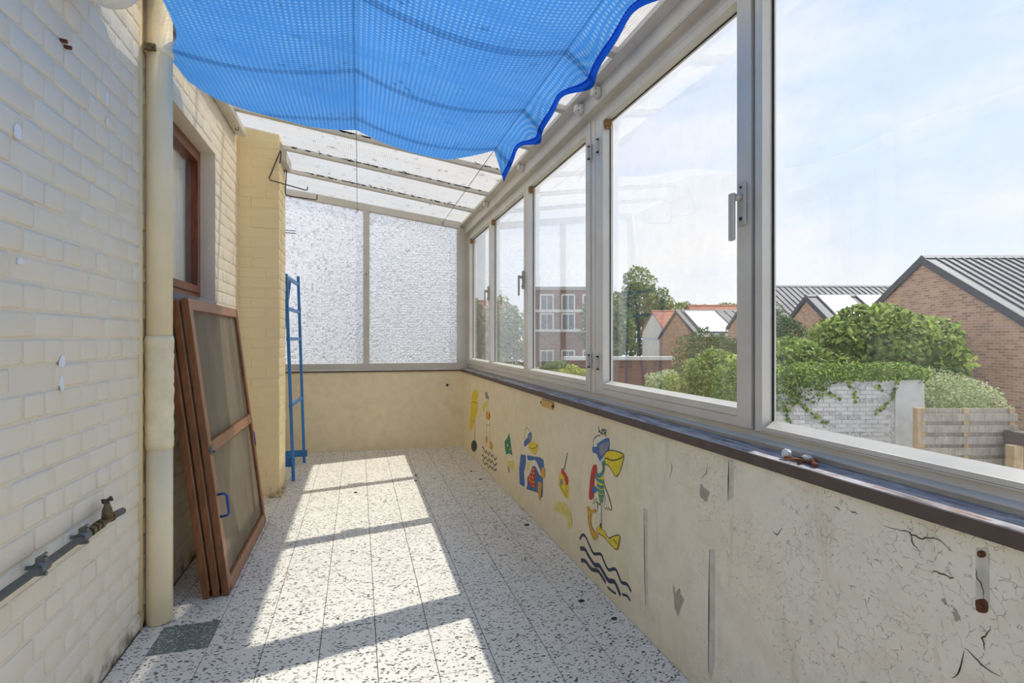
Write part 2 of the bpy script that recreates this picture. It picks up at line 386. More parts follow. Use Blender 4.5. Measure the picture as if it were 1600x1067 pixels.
M['brass'] = plain('tarnished_brass', S(110, 98, 72), 0.5, 0.5, var=0.3, scale=40)
M['grey_pipe'] = plain('grey_pipe_paint', S(92, 96, 94), 0.5, var=0.15, scale=25)
M['wire'] = plain('dark_wire', S(66, 60, 56), 0.5, 0.3)
M['rust'] = plain('rust', S(104, 62, 38), 0.85, var=0.4, scale=90)
M['curtain'] = plain('grey_net_curtain', S(232, 232, 226), 0.9, var=0.1, scale=4)
M['flake'] = plain('bare_white_flake', S(246, 246, 250), 0.7, var=0.08, scale=60)
M['patch_grey'] = plain('bare_render', S(176, 168, 150), 0.9, var=0.15, scale=50, bmp=0.5, bscale=120)
M['slot_grey'] = plain('slot_filler', S(212, 206, 190), 0.8, var=0.12, scale=30, bmp=0.3)
M['crack'] = plain('crack_dark', S(64, 54, 42), 0.95)
M['stone'] = plain('blue_stone', S(128, 128, 130), 0.7, var=0.15, scale=20)
for nm, c in (('ink', (52, 54, 58)), ('yellow', (232, 206, 44)), ('orange', (222, 164, 50)), ('red', (196, 52, 44)), ('blue', (62, 104, 164)), ('green', (44, 124, 92)), ('teal', (70, 140, 130)), ('grey', (138, 138, 150)), ('white', (236, 226, 200)), ('navy', (48, 62, 86)), ('sand', (228, 212, 120))):
    M['p_'+nm] = plain('mural_'+nm, S(*c), 0.6, var=0.14, scale=34)
MURAL=[
('umbrella',[
 ('canopy','yellow','f',0,[(4.866,0.661),(4.79,0.668),(4.741,0.63),(4.752,0.573),(4.741,0.51),(4.763,0.45),(4.885,0.363),(4.964,0.276),(5.079,0.231),(5.109,0.291),(5.079,0.381),(5.046,0.488),(5.005,0.57),(4.944,0.627)]),
 ('canopy_seam','ink','l',0.004,[(5.029,0.516),(4.905,0.539),(4.756,0.544)]),
 ('pole','ink','l',0.012,[(4.893,0.362),(4.858,0.33),(4.877,0.17)]),
 ('base','ink','f',0,[(4.771,0.143),(4.783,0.118),(4.818,0.092),(4.868,0.071),(4.926,0.059),(4.979,0.059),(5.016,0.071),(5.029,0.092),(5.016,0.119),(4.979,0.145),(4.926,0.165),(4.868,0.176),(4.818,0.175),(4.783,0.163)]),
]),
('cap_bird',[
 ('cap','grey','f',0,[(4.45,0.671),(4.398,0.686),(4.353,0.67),(4.313,0.644),(4.313,0.626),(4.385,0.625),(4.43,0.632)]),
 ('beak','yellow','f',0,[(4.385,0.61),(4.385,0.573),(4.456,0.538),(4.506,0.497),(4.546,0.503),(4.523,0.545),(4.456,0.583)]),
 ('shirt','yellow','f',0,[(4.398,0.511),(4.36,0.531),(4.291,0.529),(4.267,0.496),(4.282,0.461),(4.353,0.45),(4.391,0.463)]),
 ('shirt_stripe','red','f',0,[(4.398,0.504),(4.366,0.512),(4.353,0.45),(4.385,0.461)]),
 ('shirt_stripe','red','f',0,[(4.316,0.517),(4.279,0.513),(4.273,0.488),(4.291,0.46),(4.319,0.459)]),
 ('shorts','white','f',0,[(4.407,0.435),(4.273,0.451),(4.267,0.419),(4.398,0.399)]),
 ('shorts_outline','grey','l',0.004,[(4.407,0.435),(4.398,0.399),(4.267,0.419),(4.273,0.451)]),
 ('leg','grey','l',0.005,[(4.385,0.401),(4.391,0.351),(4.385,0.3)]),
 ('leg','grey','l',0.005,[(4.267,0.419),(4.273,0.349),(4.267,0.284)]),
 ('neck','grey','l',0.004,[(4.319,0.625),(4.344,0.582),(4.353,0.532)]),
 ('foot','orange','f',0,[(4.424,0.293),(4.366,0.303),(4.36,0.274),(4.398,0.237),(4.43,0.246)]),
 ('foot','orange','f',0,[(4.291,0.28),(4.193,0.28),(4.178,0.258),(4.213,0.219),(4.267,0.23)]),
]),
('small_waves',[
 ('wave','ink','l',0.011,[(4.557,0.164),(4.516,0.182),(4.44,0.146),(4.398,0.177),(4.328,0.151),(4.298,0.183),(4.213,0.165),(4.178,0.19),(4.107,0.163),(4.043,0.194)]),
 ('wave','ink','l',0.011,[(4.564,0.097),(4.529,0.108),(4.463,0.088),(4.417,0.12),(4.344,0.095),(4.298,0.128),(4.231,0.11),(4.193,0.137),(4.121,0.114),(4.043,0.149)]),
 ('wave','ink','l',0.011,[(4.55,0.053),(4.516,0.064),(4.456,0.044),(4.385,0.071),(4.313,0.047),(4.267,0.076),(4.193,0.068),(4.164,0.093),(4.121,0.075),(4.043,0.101)]),
]),
('green_bag',[
 ('bag','green','f',0,[(3.805,0.371),(3.733,0.407),(3.721,0.438),(3.705,0.422),(3.686,0.454),(3.668,0.428),(3.645,0.382),(3.611,0.32),(3.614,0.304),(3.686,0.303),(3.768,0.277),(3.805,0.338)]),
 ('fleck','white','f',0,[(3.712,0.355),(3.716,0.348),(3.726,0.343),(3.736,0.344),(3.74,0.35),(3.736,0.357),(3.726,0.361),(3.716,0.361)]),
 ('fleck','yellow','f',0,[(3.649,0.338),(3.653,0.331),(3.663,0.327),(3.673,0.327),(3.677,0.333),(3.673,0.34),(3.663,0.344),(3.653,0.344)]),
 ('sand','sand','f',0,[(3.733,0.23),(3.629,0.261),(3.552,0.274),(3.557,0.202),(3.622,0.204),(3.705,0.201)]),
 ('sand_shadow','grey','f',0,[(3.714,0.196),(3.686,0.205),(3.672,0.17),(3.7,0.16)]),
]),
('towel_bird',[
 ('towel','blue','f',0,[(3.402,0.355),(3.106,0.404),(2.943,0.418),(2.956,0.291),(2.966,0.188),(3.065,0.192),(3.427,0.148)]),
 ('head','white','f',0,[(3.325,0.458),(3.313,0.514),(3.294,0.545),(3.264,0.561),(3.232,0.552),(3.192,0.541),(3.237,0.488),(3.294,0.428)]),
 ('head_outline','ink','l',0.004,[(3.317,0.462),(3.308,0.522),(3.287,0.55),(3.264,0.56),(3.237,0.555),(3.203,0.54)]),
 ('body','white','f',0,[(3.294,0.428),(3.264,0.423),(3.255,0.354),(3.17,0.365),(3.106,0.384),(3.045,0.368),(2.981,0.324),(3.015,0.312),(3.086,0.345),(3.149,0.333),(3.214,0.262),(3.255,0.234),(3.255,0.185),(3.294,0.146),(3.329,0.151),(3.306,0.186),(3.325,0.253),(3.282,0.32)]),
 ('vest','sand','f',0,[(3.255,0.326),(3.203,0.352),(3.197,0.332),(3.241,0.273),(3.269,0.28)]),
 ('cap','blue','f',0,[(3.325,0.458),(3.255,0.495),(3.226,0.529),(3.175,0.544),(3.166,0.512),(3.192,0.482),(3.248,0.454),(3.294,0.431),(3.325,0.429)]),
 ('cap_badge','grey','f',0,[(3.223,0.512),(3.181,0.529),(3.175,0.506),(3.214,0.482)]),
 ('beak','yellow','f',0,[(3.226,0.455),(3.175,0.486),(3.041,0.491),(3.086,0.422),(3.17,0.421),(3.226,0.431)]),
 ('beak_line','ink','l',0.004,[(3.219,0.439),(3.128,0.45),(3.041,0.49)]),
 ('shorts','red','f',0,[(3.149,0.33),(3.106,0.333),(3.086,0.294),(3.106,0.252),(3.075,0.233),(3.128,0.199),(3.192,0.202),(3.255,0.224),(3.203,0.265)]),
 ('shorts_dot','yellow','f',0,[(3.157,0.293),(3.164,0.287),(3.177,0.284),(3.183,0.287),(3.177,0.293),(3.164,0.297)]),
 ('shorts_dot','yellow','f',0,[(3.115,0.297),(3.121,0.291),(3.134,0.288),(3.14,0.291),(3.134,0.297),(3.121,0.3)]),
 ('shorts_dot','yellow','f',0,[(3.179,0.261),(3.186,0.254),(3.199,0.251),(3.205,0.254),(3.199,0.26),(3.186,0.264)]),
 ('shorts_dot','yellow','f',0,[(3.132,0.266),(3.138,0.259),(3.151,0.256),(3.157,0.259),(3.151,0.266),(3.138,0.269)]),
 ('shorts_dot','yellow','f',0,[(3.19,0.237),(3.197,0.23),(3.21,0.227),(3.217,0.23),(3.21,0.237),(3.197,0.24)]),
 ('shorts_dot','yellow','f',0,[(3.147,0.235),(3.153,0.228),(3.166,0.225),(3.173,0.228),(3.166,0.234),(3.153,0.238)]),
 ('shorts_dot','yellow','f',0,[(3.104,0.246),(3.111,0.239),(3.123,0.236),(3.13,0.239),(3.123,0.245),(3.111,0.249)]),
 ('shorts_dot','yellow','f',0,[(3.119,0.218),(3.125,0.212),(3.138,0.208),(3.145,0.211),(3.138,0.218),(3.125,0.221)]),
 ('shorts_dot','yellow','f',0,[(3.111,0.322),(3.117,0.316),(3.13,0.313),(3.136,0.316),(3.13,0.322),(3.117,0.325)]),
 ('foot','orange','f',0,[(2.947,0.377),(2.913,0.366),(2.919,0.32),(2.966,0.308),(2.989,0.322),(2.966,0.366)]),
 ('foot','orange','f',0,[(3.035,0.264),(2.97,0.278),(2.976,0.227),(2.985,0.192),(3.005,0.157),(3.035,0.184)]),
 ('foot_line','ink','l',0.004,[(3.005,0.252),(2.997,0.215),(3.005,0.16)]),
]),
('radio',[
 ('case','yellow','f',0,[(2.685,0.403),(2.637,0.427),(2.561,0.394),(2.554,0.317),(2.588,0.294),(2.701,0.334)]),
 ('top','red','f',0,[(2.653,0.443),(2.622,0.433),(2.564,0.41),(2.561,0.38),(2.591,0.363),(2.622,0.401),(2.661,0.415)]),
 ('antenna','green','l',0.01,[(2.622,0.436),(2.594,0.489),(2.572,0.54)]),
 ('speaker','grey','f',0,[(2.637,0.367),(2.641,0.355),(2.651,0.346),(2.664,0.342),(2.674,0.346),(2.678,0.356),(2.674,0.369),(2.664,0.378),(2.651,0.381),(2.641,0.377)]),
 ('case_line','ink','l',0.004,[(2.685,0.338),(2.622,0.32),(2.588,0.304),(2.584,0.359)]),
 ('sand','sand','f',0,[(2.717,0.239),(2.622,0.262),(2.532,0.244),(2.503,0.17),(2.561,0.15),(2.591,0.202),(2.75,0.175)]),
]),
('diver_bird',[
 ('head','white','f',0,[(2.251,0.635),(2.255,0.656),(2.241,0.678),(2.202,0.696),(2.154,0.706),(2.121,0.698),(2.135,0.637),(2.177,0.561),(2.211,0.56),(2.227,0.605)]),
 ('head_outline','ink','l',0.005,[(2.255,0.634),(2.255,0.661),(2.231,0.685),(2.182,0.701)]),
 ('crest','ink','l',0.006,[(2.196,0.74),(2.192,0.711),(2.188,0.724)]),
 ('crest','ink','l',0.006,[(2.186,0.72),(2.158,0.708),(2.165,0.732),(2.132,0.719),(2.122,0.733),(2.15,0.733)]),
 ('crest','ink','l',0.005,[(2.143,0.717),(2.121,0.708)]),
 ('mask','blue','f',0,[(2.215,0.655),(2.163,0.682),(2.092,0.704),(2.092,0.65),(2.126,0.635),(2.182,0.581),(2.215,0.608),(2.261,0.607),(2.261,0.633),(2.215,0.642)]),
 ('mask_glass','grey','f',0,[(2.192,0.651),(2.099,0.69),(2.103,0.654),(2.177,0.608)]),
 ('beak','yellow','f',0,[(2.139,0.62),(2.108,0.645),(2.072,0.654),(1.98,0.662),(1.957,0.655),(1.972,0.617),(2.009,0.561),(2.038,0.554),(2.09,0.581),(2.135,0.583)]),
 ('beak_line','ink','l',0.005,[(2.135,0.592),(2.126,0.61),(2.064,0.613),(1.988,0.638),(1.961,0.655)]),
 ('beak_line','ink','l',0.004,[(2.139,0.62),(2.108,0.645),(2.046,0.659),(1.977,0.662),(1.957,0.654),(1.98,0.603),(2.013,0.559),(2.038,0.554),(2.09,0.58),(2.135,0.583)]),
 ('tank','red','f',0,[(2.255,0.547),(2.221,0.558),(2.215,0.526),(2.241,0.485),(2.251,0.404),(2.276,0.378),(2.301,0.381),(2.296,0.435),(2.276,0.511)]),
 ('shirt','yellow','f',0,[(2.211,0.506),(2.161,0.523),(2.143,0.506),(2.139,0.47),(2.143,0.435),(2.169,0.392),(2.192,0.408),(2.207,0.442),(2.215,0.475)]),
 ('shirt_stripe','teal','l',0.016,[(2.231,0.505),(2.202,0.491),(2.141,0.498)]),
 ('shirt_stripe','teal','l',0.016,[(2.211,0.469),(2.177,0.466),(2.141,0.478)]),
 ('shirt_stripe','teal','l',0.016,[(2.207,0.447),(2.173,0.445),(2.141,0.457)]),
 ('shirt_stripe','teal','l',0.016,[(2.196,0.427),(2.173,0.423),(2.145,0.436)]),
 ('shirt_stripe','teal','l',0.016,[(2.186,0.408),(2.169,0.406),(2.154,0.415)]),
 ('snorkel_hose','teal','l',0.018,[(2.148,0.574),(2.146,0.551),(2.169,0.525),(2.196,0.512),(2.221,0.52)]),
 ('snorkel_valve','teal','f',0,[(2.161,0.586),(2.132,0.597),(2.128,0.576),(2.158,0.567)]),
 ('knob','blue','f',0,[(2.213,0.444),(2.219,0.434),(2.232,0.424),(2.25,0.419),(2.264,0.421),(2.269,0.429),(2.264,0.439),(2.25,0.449),(2.232,0.454),(2.219,0.452)]),
 ('arm','white','f',0,[(2.139,0.486),(2.117,0.468),(2.09,0.442),(2.067,0.405),(2.085,0.393),(2.108,0.39),(2.132,0.379),(2.135,0.404),(2.124,0.432)]),
 ('arm_outline','ink','l',0.004,[(2.143,0.494),(2.117,0.468),(2.09,0.442),(2.067,0.405),(2.081,0.392),(2.094,0.4),(2.099,0.386),(2.112,0.395),(2.124,0.381),(2.135,0.396),(2.124,0.432),(2.139,0.445)]),
 ('arm_outline','ink','l',0.003,[(2.241,0.416),(2.251,0.369),(2.231,0.384),(2.211,0.407)]),
 ('leg','ink','l',0.014,[(2.182,0.392),(2.177,0.341),(2.173,0.283)]),
 ('sock_stripe','white','l',0.016,[(2.19,0.371),(2.167,0.381)]),
 ('sock_stripe','white','l',0.016,[(2.19,0.354),(2.167,0.364)]),
 ('sock_stripe','white','l',0.016,[(2.19,0.337),(2.167,0.347)]),
 ('sock_stripe','white','l',0.016,[(2.19,0.32),(2.167,0.331)]),
 ('sock_stripe','white','l',0.016,[(2.19,0.303),(2.167,0.314)]),
 ('leg','ink','l',0.014,[(2.207,0.389),(2.223,0.36),(2.231,0.339)]),
 ('sock_stripe','white','l',0.016,[(2.231,0.368),(2.205,0.378)]),
 ('sock_stripe','white','l',0.016,[(2.231,0.355),(2.205,0.364)]),
 ('flipper','orange','f',0,[(2.324,0.329),(2.303,0.34),(2.288,0.327),(2.235,0.348),(2.227,0.333),(2.272,0.315),(2.276,0.265),(2.241,0.242),(2.202,0.239),(2.231,0.204),(2.272,0.222),(2.296,0.258),(2.307,0.299)]),
 ('flipper','yellow','f',0,[(2.211,0.27),(2.182,0.29),(2.163,0.278),(2.135,0.279),(2.09,0.264),(1.996,0.313),(1.999,0.272),(2.016,0.244),(2.055,0.243),(2.135,0.254),(2.202,0.252)]),
 ('flipper_line','ink','l',0.004,[(2.211,0.27),(2.202,0.252),(2.135,0.254),(2.055,0.243),(2.016,0.244),(1.999,0.272),(1.996,0.313),(2.09,0.264)]),
 ('flipper_line','ink','l',0.004,[(2.046,0.279),(2.009,0.268)]),
 ('flipper_line','ink','l',0.004,[(2.307,0.299),(2.296,0.258),(2.272,0.222),(2.231,0.204)]),
]),
('big_waves',[
 ('wave','navy','l',0.014,[(2.412,0.143),(2.379,0.175),(2.345,0.18),(2.303,0.158),(2.251,0.134),(2.177,0.161),(2.145,0.142),(2.099,0.122),(2.038,0.152),(2.004,0.136),(1.98,0.12),(1.932,0.133),(1.899,0.118)]),
 ('wave','navy','l',0.02,[(2.406,0.097),(2.352,0.116),(2.303,0.1),(2.241,0.086),(2.192,0.102),(2.145,0.088),(2.099,0.075),(2.046,0.094),(2.016,0.08),(1.988,0.061)]),
 ('wave','navy','l',0.018,[(2.396,0.042),(2.345,0.06),(2.272,0.051),(2.211,0.072),(2.169,0.067),(2.126,0.054)]),
 ('wave','navy','l',0.01,[(2.108,0.042),(2.06,0.044),(2.029,0.05)]),
 ('wave','navy','l',0.01,[(1.972,0.073),(1.932,0.085),(1.905,0.078)]),
]),
]
MARK_PATCH=[[(1.456,0.658),(1.446,0.675),(1.424,0.665),(1.403,0.658),(1.415,0.635),(1.433,0.623),(1.452,0.633)],[(1.605,0.278),(1.59,0.255),(1.568,0.286),(1.561,0.268),(1.54,0.257),(1.561,0.217),(1.576,0.18),(1.595,0.201)],[(0.723,0.65),(0.716,0.655),(0.71,0.643),(0.718,0.641)],[(0.703,0.644),(0.696,0.642),(0.69,0.625),(0.697,0.619),(0.703,0.632)]]
MARK_SLOT=[[(1.8,0.488),(1.775,0.489),(1.775,0.169),(1.789,0.114)],[(1.315,0.782),(1.297,0.782),(1.297,0.676),(1.319,0.657)],[(1.405,0.48),(1.38,0.49),(1.382,0.144),(1.397,0.077),(1.411,0.092)]]
MARK_PLATE=[[(0.665,0.769),(0.646,0.776),(0.644,0.671),(0.665,0.656)]]
MARK_HOLE=[[(0.663,0.763),(0.656,0.768),(0.65,0.767),(0.65,0.759),(0.658,0.754),(0.663,0.756)],[(0.666,0.675),(0.653,0.684),(0.646,0.679),(0.647,0.663),(0.656,0.657),(0.665,0.658)]]
MARK_CRACK=[[(0.837,0.75),(0.808,0.752),(0.785,0.755),(0.778,0.751),(0.758,0.75),(0.735,0.761),(0.72,0.757),(0.705,0.747)],[(0.782,0.756),(0.778,0.738),(0.763,0.724)],[(0.745,0.693),(0.731,0.698),(0.713,0.698),(0.701,0.7)],[(0.643,0.641),(0.649,0.623),(0.656,0.612),(0.653,0.601),(0.651,0.593)],[(0.684,0.579),(0.668,0.572),(0.653,0.564),(0.627,0.562)],[(0.684,0.574),(0.692,0.533),(0.705,0.511)],[(0.666,0.731),(0.663,0.714),(0.656,0.704),(0.653,0.684)],[(0.915,0.757),(0.896,0.754)],[(0.956,0.752),(0.939,0.749)],[(1.146,0.628),(1.129,0.624),(1.112,0.649)],[(1.415,0.748),(1.421,0.715),(1.446,0.693)],[(1.625,0.713),(1.61,0.691),(1.628,0.642)]]
MARK_BOX=[[(2.98,0.779),(2.771,0.767),(2.771,0.739),(2.98,0.745)]]
# ------------------------------------------------------------------ room shell
XL, XR, XW, ZS = -0.82, 1.06, 1.122, 0.828
Y0 = -1.4
def zr(x): return 2.376 + 0.145 * (1.06 - x)          # underside of the roof glass
YE = lambda x: 5.49 + (1.06 - x) * 0.066               # the end wall stands a little askew

def proj(p):
    X, Y, Z = p; c, s = math.cos(YAW), math.sin(YAW)
    zc = X*s + Y*c
    return 800 + F_PX*(X*c - Y*s)/zc, 529 - F_PX*(Z - CAM_H)/zc, zc

# floor: a slab with every terrazzo tile laid on it
TX0, TY0, T = -0.7363, 2.178, 0.2
floor = MB().box(XL-0.02, XR+0.02, Y0, 5.68, -0.12, -0.0025).build('floor', M['joint'])
tag(floor, 'speckled white terrazzo tile floor of the sunroom', 'floor', kind='structure')
def tile_mesh(x0, x1, y0, y1, mat):
    g, b, z = 0.0012, 0.0012, 0.0
    x0 += g; x1 -= g; y0 += g; y1 -= g
    vs = [(x0,y0,z-0.012),(x1,y0,z-0.012),(x1,y1,z-0.012),(x0,y1,z-0.012),(x0,y0,z-b),(x1,y0,z-b),(x1,y1,z-b),(x0,y1,z-b),(x0+b,y0+b,z),(x1-b,y0+b,z),(x1-b,y1-b,z),(x0+b,y1-b,z)]
    fs = [(0,1,5,4),(1,2,6,5),(2,3,7,6),(3,0,4,7),(4,5,9,8),(5,6,10,9),(6,7,11,10),(7,4,8,11),(8,9,10,11)]
    mb = MB(); mb.add(vs, fs); return mb
full = tile_mesh(0, T, 0, T, None).mesh('tile', M['terrazzo'])
full_g = tile_mesh(0, T, 0, T, None).mesh('green_tile', M['terrazzo_green'])
rest = MB(); cuts = {}
i = -1
xs = []
while TX0 + i*T < XR:
    a, b2 = max(TX0+i*T, XL+0.001), min(TX0+(i+1)*T, XR)
    if b2 - a > 0.01: xs.append((i, a, b2))
    i += 1
for (i, a, b2) in xs:
    for j in range(-18, 18):
        y0, y1 = TY0 + j*T, min(TY0 + (j+1)*T, YE((a+b2)/2) + 0.03)
        if y1 - y0 < 0.01: continue
        if y1 < 1.25:
            rest.v, rest.f = rest.v, rest.f
            tm = tile_mesh(a, b2, max(y0, Y0), y1, None); rest.add(tm.v, tm.f); continue
        lz = random.uniform(-0.0006, 0.0004)
        if b2 - a > T - 1e-4 and y1 - y0 > T - 1e-4:
            if i == 0 and j == 0:
                o = inst('tile', full_g, floor, (a, y0, lz)); o['label'] = 'grey green terrazzo tile'
            else: inst('tile', full, floor, (a, y0, lz))
        else:
            inst('tile', tile_mesh(0, b2-a, 0, y1-y0, None).mesh('cut_tile', M['terrazzo']), floor, (a, y0, lz))
rest.build('tile_field', M['terrazzo'], floor)['kind'] = 'stuff'

# left wall: painted brick in cross bond, with the window opening
WY0, WY1, WZ0, WZ1 = 2.50, 3.52, 1.33, 2.25
mw = MB()
xb, xf = -1.06, XL - 0.005
for (a, b2, c, d) in ((Y0, WY0, 0, 2.62), (WY1, 5.66, 0, 2.62), (WY0, WY1, 0, WZ0), (WY0, WY1, WZ1, 2.62)):
    mw.box(xb, xf, a, b2, c - 0.1*(c == 0), d)
wall_left = mw.build('wall_left', M['paint_mortar'])
tag(wall_left, 'long brick wall painted off white on the window side facing the parapet', 'wall', kind='structure')
def brick_mesh(L, Hh, D, mat, name='brick', seed=0):
    rn = random.Random(seed); g = 0.0045; bv = 0.0055; c = 0.0055
    j = lambda s: rn.uniform(-s, s)
    def ring(ins, x, cc):
        y0, y1, z0, z1 = g+ins+j(0.0022), L-g-ins+j(0.0022), g+ins+j(0.0018), Hh-g-ins+j(0.0018)
        return [(x,y0+cc,z0+j(.0015)),(x,y1-cc,z0+j(.0015)),(x,y1,z0+cc),(x,y1,z1-cc),(x,y1-cc,z1),(x,y0+cc,z1),(x,y0,z1-cc),(x,y0,z0+cc)]
    r0, r1, r2 = ring(0, -0.006, c), ring(0.0005, D*0.55, c), ring(bv, D, c*0.7)
    r2 = [(x+j(0.0008), y, z) for x, y, z in r2]
    fs = [(k, (k+1) % 8, 8+(k+1) % 8, 8+k) for k in range(8)] + [(8+k, 8+(k+1) % 8, 16+(k+1) % 8, 16+k) for k in range(8)] + [tuple(range(16, 24))]
    mb = MB(); mb.add(r0+r1+r2, fs); return mb.mesh(name, mat, True)
CH, SL, HL = 0.0715, 0.196, 0.098
bricks = []
for row in range(37):
    z = row*CH
    if z + CH > 2.60: break
    L = SL if row % 2 == 0 else HL
    off = {0: 0.0, 1: 0.049, 2: 0.098, 3: 0.049}[row % 4]
    y = 0.9 - off
    while y < 4.1:
        y1 = y + L; rn = random.random()
        seg = [(y, y1)]
        if z + CH > WZ0 + 0.004 and z < WZ1 - 0.004:
            seg = [s for s in ((y, min(y1, WY0)), (max(y, WY1), y1)) if s[1]-s[0] > 0.02]
        for (a, b2) in seg:
            b2 = min(b2, 4.1)
            if b2 - a < 0.02: continue
            u, v, zc = proj((XL, (a+b2)/2, z+CH/2))
            inview = -40 < u < 460 and -40 < v < 1110 and a > 1.2
            bricks.append((((b2-a)*CH/zc**2 * (abs(XL)/zc) if inview else 0), a, b2, z))
        y = y1
bricks.sort(reverse=True)
var = {L: [brick_mesh(L, CH, 0.0022+0.0024*k/5, M['paint_white'], 'brick', k+int(L*1000)) for k in range(6)] for L in (SL, HL)}
leftover = MB()
for k, (sz, a, b2, z) in enumerate(bricks):
    L = b2 - a
    key = SL if abs(L-SL) < 0.002 else HL if abs(L-HL) < 0.002 else None
    me = random.choice(var[key]) if key else None
    if me is None:
        me = brick_mesh(L, CH, 0.005, M['paint_white'], 'brick', k)
    dx = random.uniform(-0.0012, 0.0012) + (-0.0016 if random.random() < 0.3 else 0)
    if k < 300 and sz > 0:
        inst('brick', me, wall_left, (XL-0.005+dx, a, z))
    else:
        leftover.add([(v.co.x+XL-0.005+dx, v.co.y+a, v.co.z+z) for v in me.vertices], [tuple(p.vertices) for p in me.polygons])
o = leftover.build('brick_field', M['paint_white'], wall_left, True); o['kind'] = 'stuff'

rp = random.Random(21)
for (y_, z_, ry, rz_) in ((1.608, 1.658, 0.024, 0.024), (1.619, 1.338, 0.020, 0.011), (1.812, 1.076, 0.018, 0.02), (1.812, 1.012, 0.018, 0.024), (2.097, 1.957, 0.012, 0.028), (2.097, 1.881, 0.012, 0.018)):
    pts = [(XL+0.0012, y_+ry*rp.uniform(0.6, 1.1)*math.cos(q*0.63), z_+rz_*rp.uniform(0.6, 1.1)*math.sin(q*0.63)) for q in range(10)]
    MB().face(pts).build('paint_flake', M['flake'], wall_left)
for (y_, z_) in ((1.815, 2.003), (1.838, 1.997)):
    MB().tube([(XL-0.01, y_, z_), (XL+0.012, y_, z_-0.002)], 0.006, 7).build('nail_stub', M['rust'], wall_left)

# chimney breast beside the window
PX1, PY0, PY1 = -0.545, 4.10, 4.43
pil = MB().prism([(XL-0.01, -0.05), (PX1-0.004, -0.05), (PX1-0.004, zr(PX1)+0.01), (XL-0.01, zr(XL)+0.01)], 'y', PY0+0.004, PY1).build('wall_chimney_breast', M['paint_cream'])
tag(pil, 'cream painted brick chimney breast standing out from the left wall', 'pillar', kind='structure')
for row in range(36):
    z = row*CH; zt = 2.585
    if z + CH > zt: break
    front = [(XL, 0.178), (XL+0.178, 0.097)] if row % 2 == 0 else [(XL, 0.08), (XL+0.08, 0.195)]
    side = [(PY0, 0.196), (PY0+0.196, 0.134)] if row % 2 else [(PY0, 0.098), (PY0+0.098, 0.196), (PY0+0.294, 0.036)]
    for (x0, L) in front:
        me = brick_mesh(L, CH, 0.0010, M['paint_cream'], 'brick', row*7+int(L*1000))
        inst('brick', me, pil, (x0, PY0+0.0045+random.uniform(-0.0008, 0.0008), z), (0, 0, -math.pi/2))
    for (y0, L) in side:
        me = brick_mesh(L, CH, 0.0026, M['paint_cream'], 'brick', row*11+int(L*1000))
        inst('brick', me, pil, (PX1-0.0045+random.uniform(-0.001, 0.0012), y0, z))
MB().box(PX1-0.004, PX1+0.01, PY0-0.012, PY1, 0, 0.012).box(XL, PX1-0.004, PY0-0.012, PY0+0.004, 0, 0.012).build('mortar_fillet', M['paint_cream'], pil, bevel=0.003)
tag(MB().add([(-0.57,4.11,2.605),(-0.50,4.11,2.50),(-0.505,4.13,2.44),(-0.575,4.13,2.44),(-0.57,4.40,2.605),(-0.50,4.40,2.50),(-0.505,4.40,2.44),(-0.575,4.40,2.44)],
     [(0,1,2,3),(7,6,5,4),(0,4,5,1),(1,5,6,2),(2,6,7,3),(3,7,4,0)]).build('flashing_board', M['alu_roof'], pil, fix=True), 'grey flashing piece at the top corner')

# right parapet with its sill
wr = MB().box(XR, XR+0.2, Y0, 5.62, -0.1, 0.797)
wall_right = wr.build('wall_right', M['plaster'])
tag(wall_right, 'low cream plaster parapet under the windows, cracked and painted with birds', 'wall', kind='structure')
# end wall
def endM():
    ang = math.atan2(-0.066, 1.0)
    return Matrix.Translation((XR, 5.49, 0)) @ Matrix.Rotation(ang, 4, 'Z')
EM = endM()                                              # local x runs from -1.9 (left) to 0 (right corner)
we = MB(EM).box(-2.0, 0.0, 0.0, 0.2, -0.1, 0.80)
wall_end = we.build('wall_end', M['plaster'])
tag(wall_end, 'low cream plaster wall at the far end under the frosted panes', 'wall', kind='structure')
MB(EM).box(-1.885, -0.0, -0.012, 0.09, 0.80, 0.814).build('sill', M['sill_edge'], wall_end)
MB(EM).box(-1.885, -0.0, -0.016, 0.05, 0.814, 0.836).build('sill_trim', M['end_sill'], wall_end, bevel=0.002)
wall_back = MB().box(XL-0.24, XR+0.2, Y0-0.15, Y0, -0.1, 0.8).build('wall_back', M['plaster'])
tag(wall_back, 'low cream wall under the added glazing behind the viewer', 'wall', kind='structure')
w8 = thing('window_8', 'added clear glazing behind the viewer that lets in more sky light', 'window', kind='structure')  # unseen glazing, added to brighten the room from behind
for (p, q) in ((XL, XL+0.05), (0.09, 0.15), (XR-0.0, XR+0.05)):
    MB().prism([(p, 0.8), (q, 0.8), (q, zr(q)), (p, zr(p))], 'y', Y0-0.05, Y0).build('stile', M['alu'], w8, fix=True)
for (p, q) in ((XL+0.05, 0.09), (0.15, XR)):
    MB().prism([(p, 0.8), (q, 0.8), (q, zr(q)), (p, zr(p))], 'y', Y0-0.03, Y0-0.025).build('pane', M['glass'], w8, fix=True)

# parapet sill board
sill = thing('window_sill', 'long peeling grey wooden sill on top of the cream parapet', 'sill', kind='structure', loc=(0, 0, 0))
MB().prism([(1.049, 0.7975), (1.2, 0.7975), (1.2, 0.828), (1.049, 0.8245)], 'y', Y0, 5.50).build('board', M['sill'], sill, bevel=0.003)
MB().box(1.0465, 1.0492, Y0, 5.50, 0.793, 0.8225).build('front_edge', M['sill_edge'], sill)

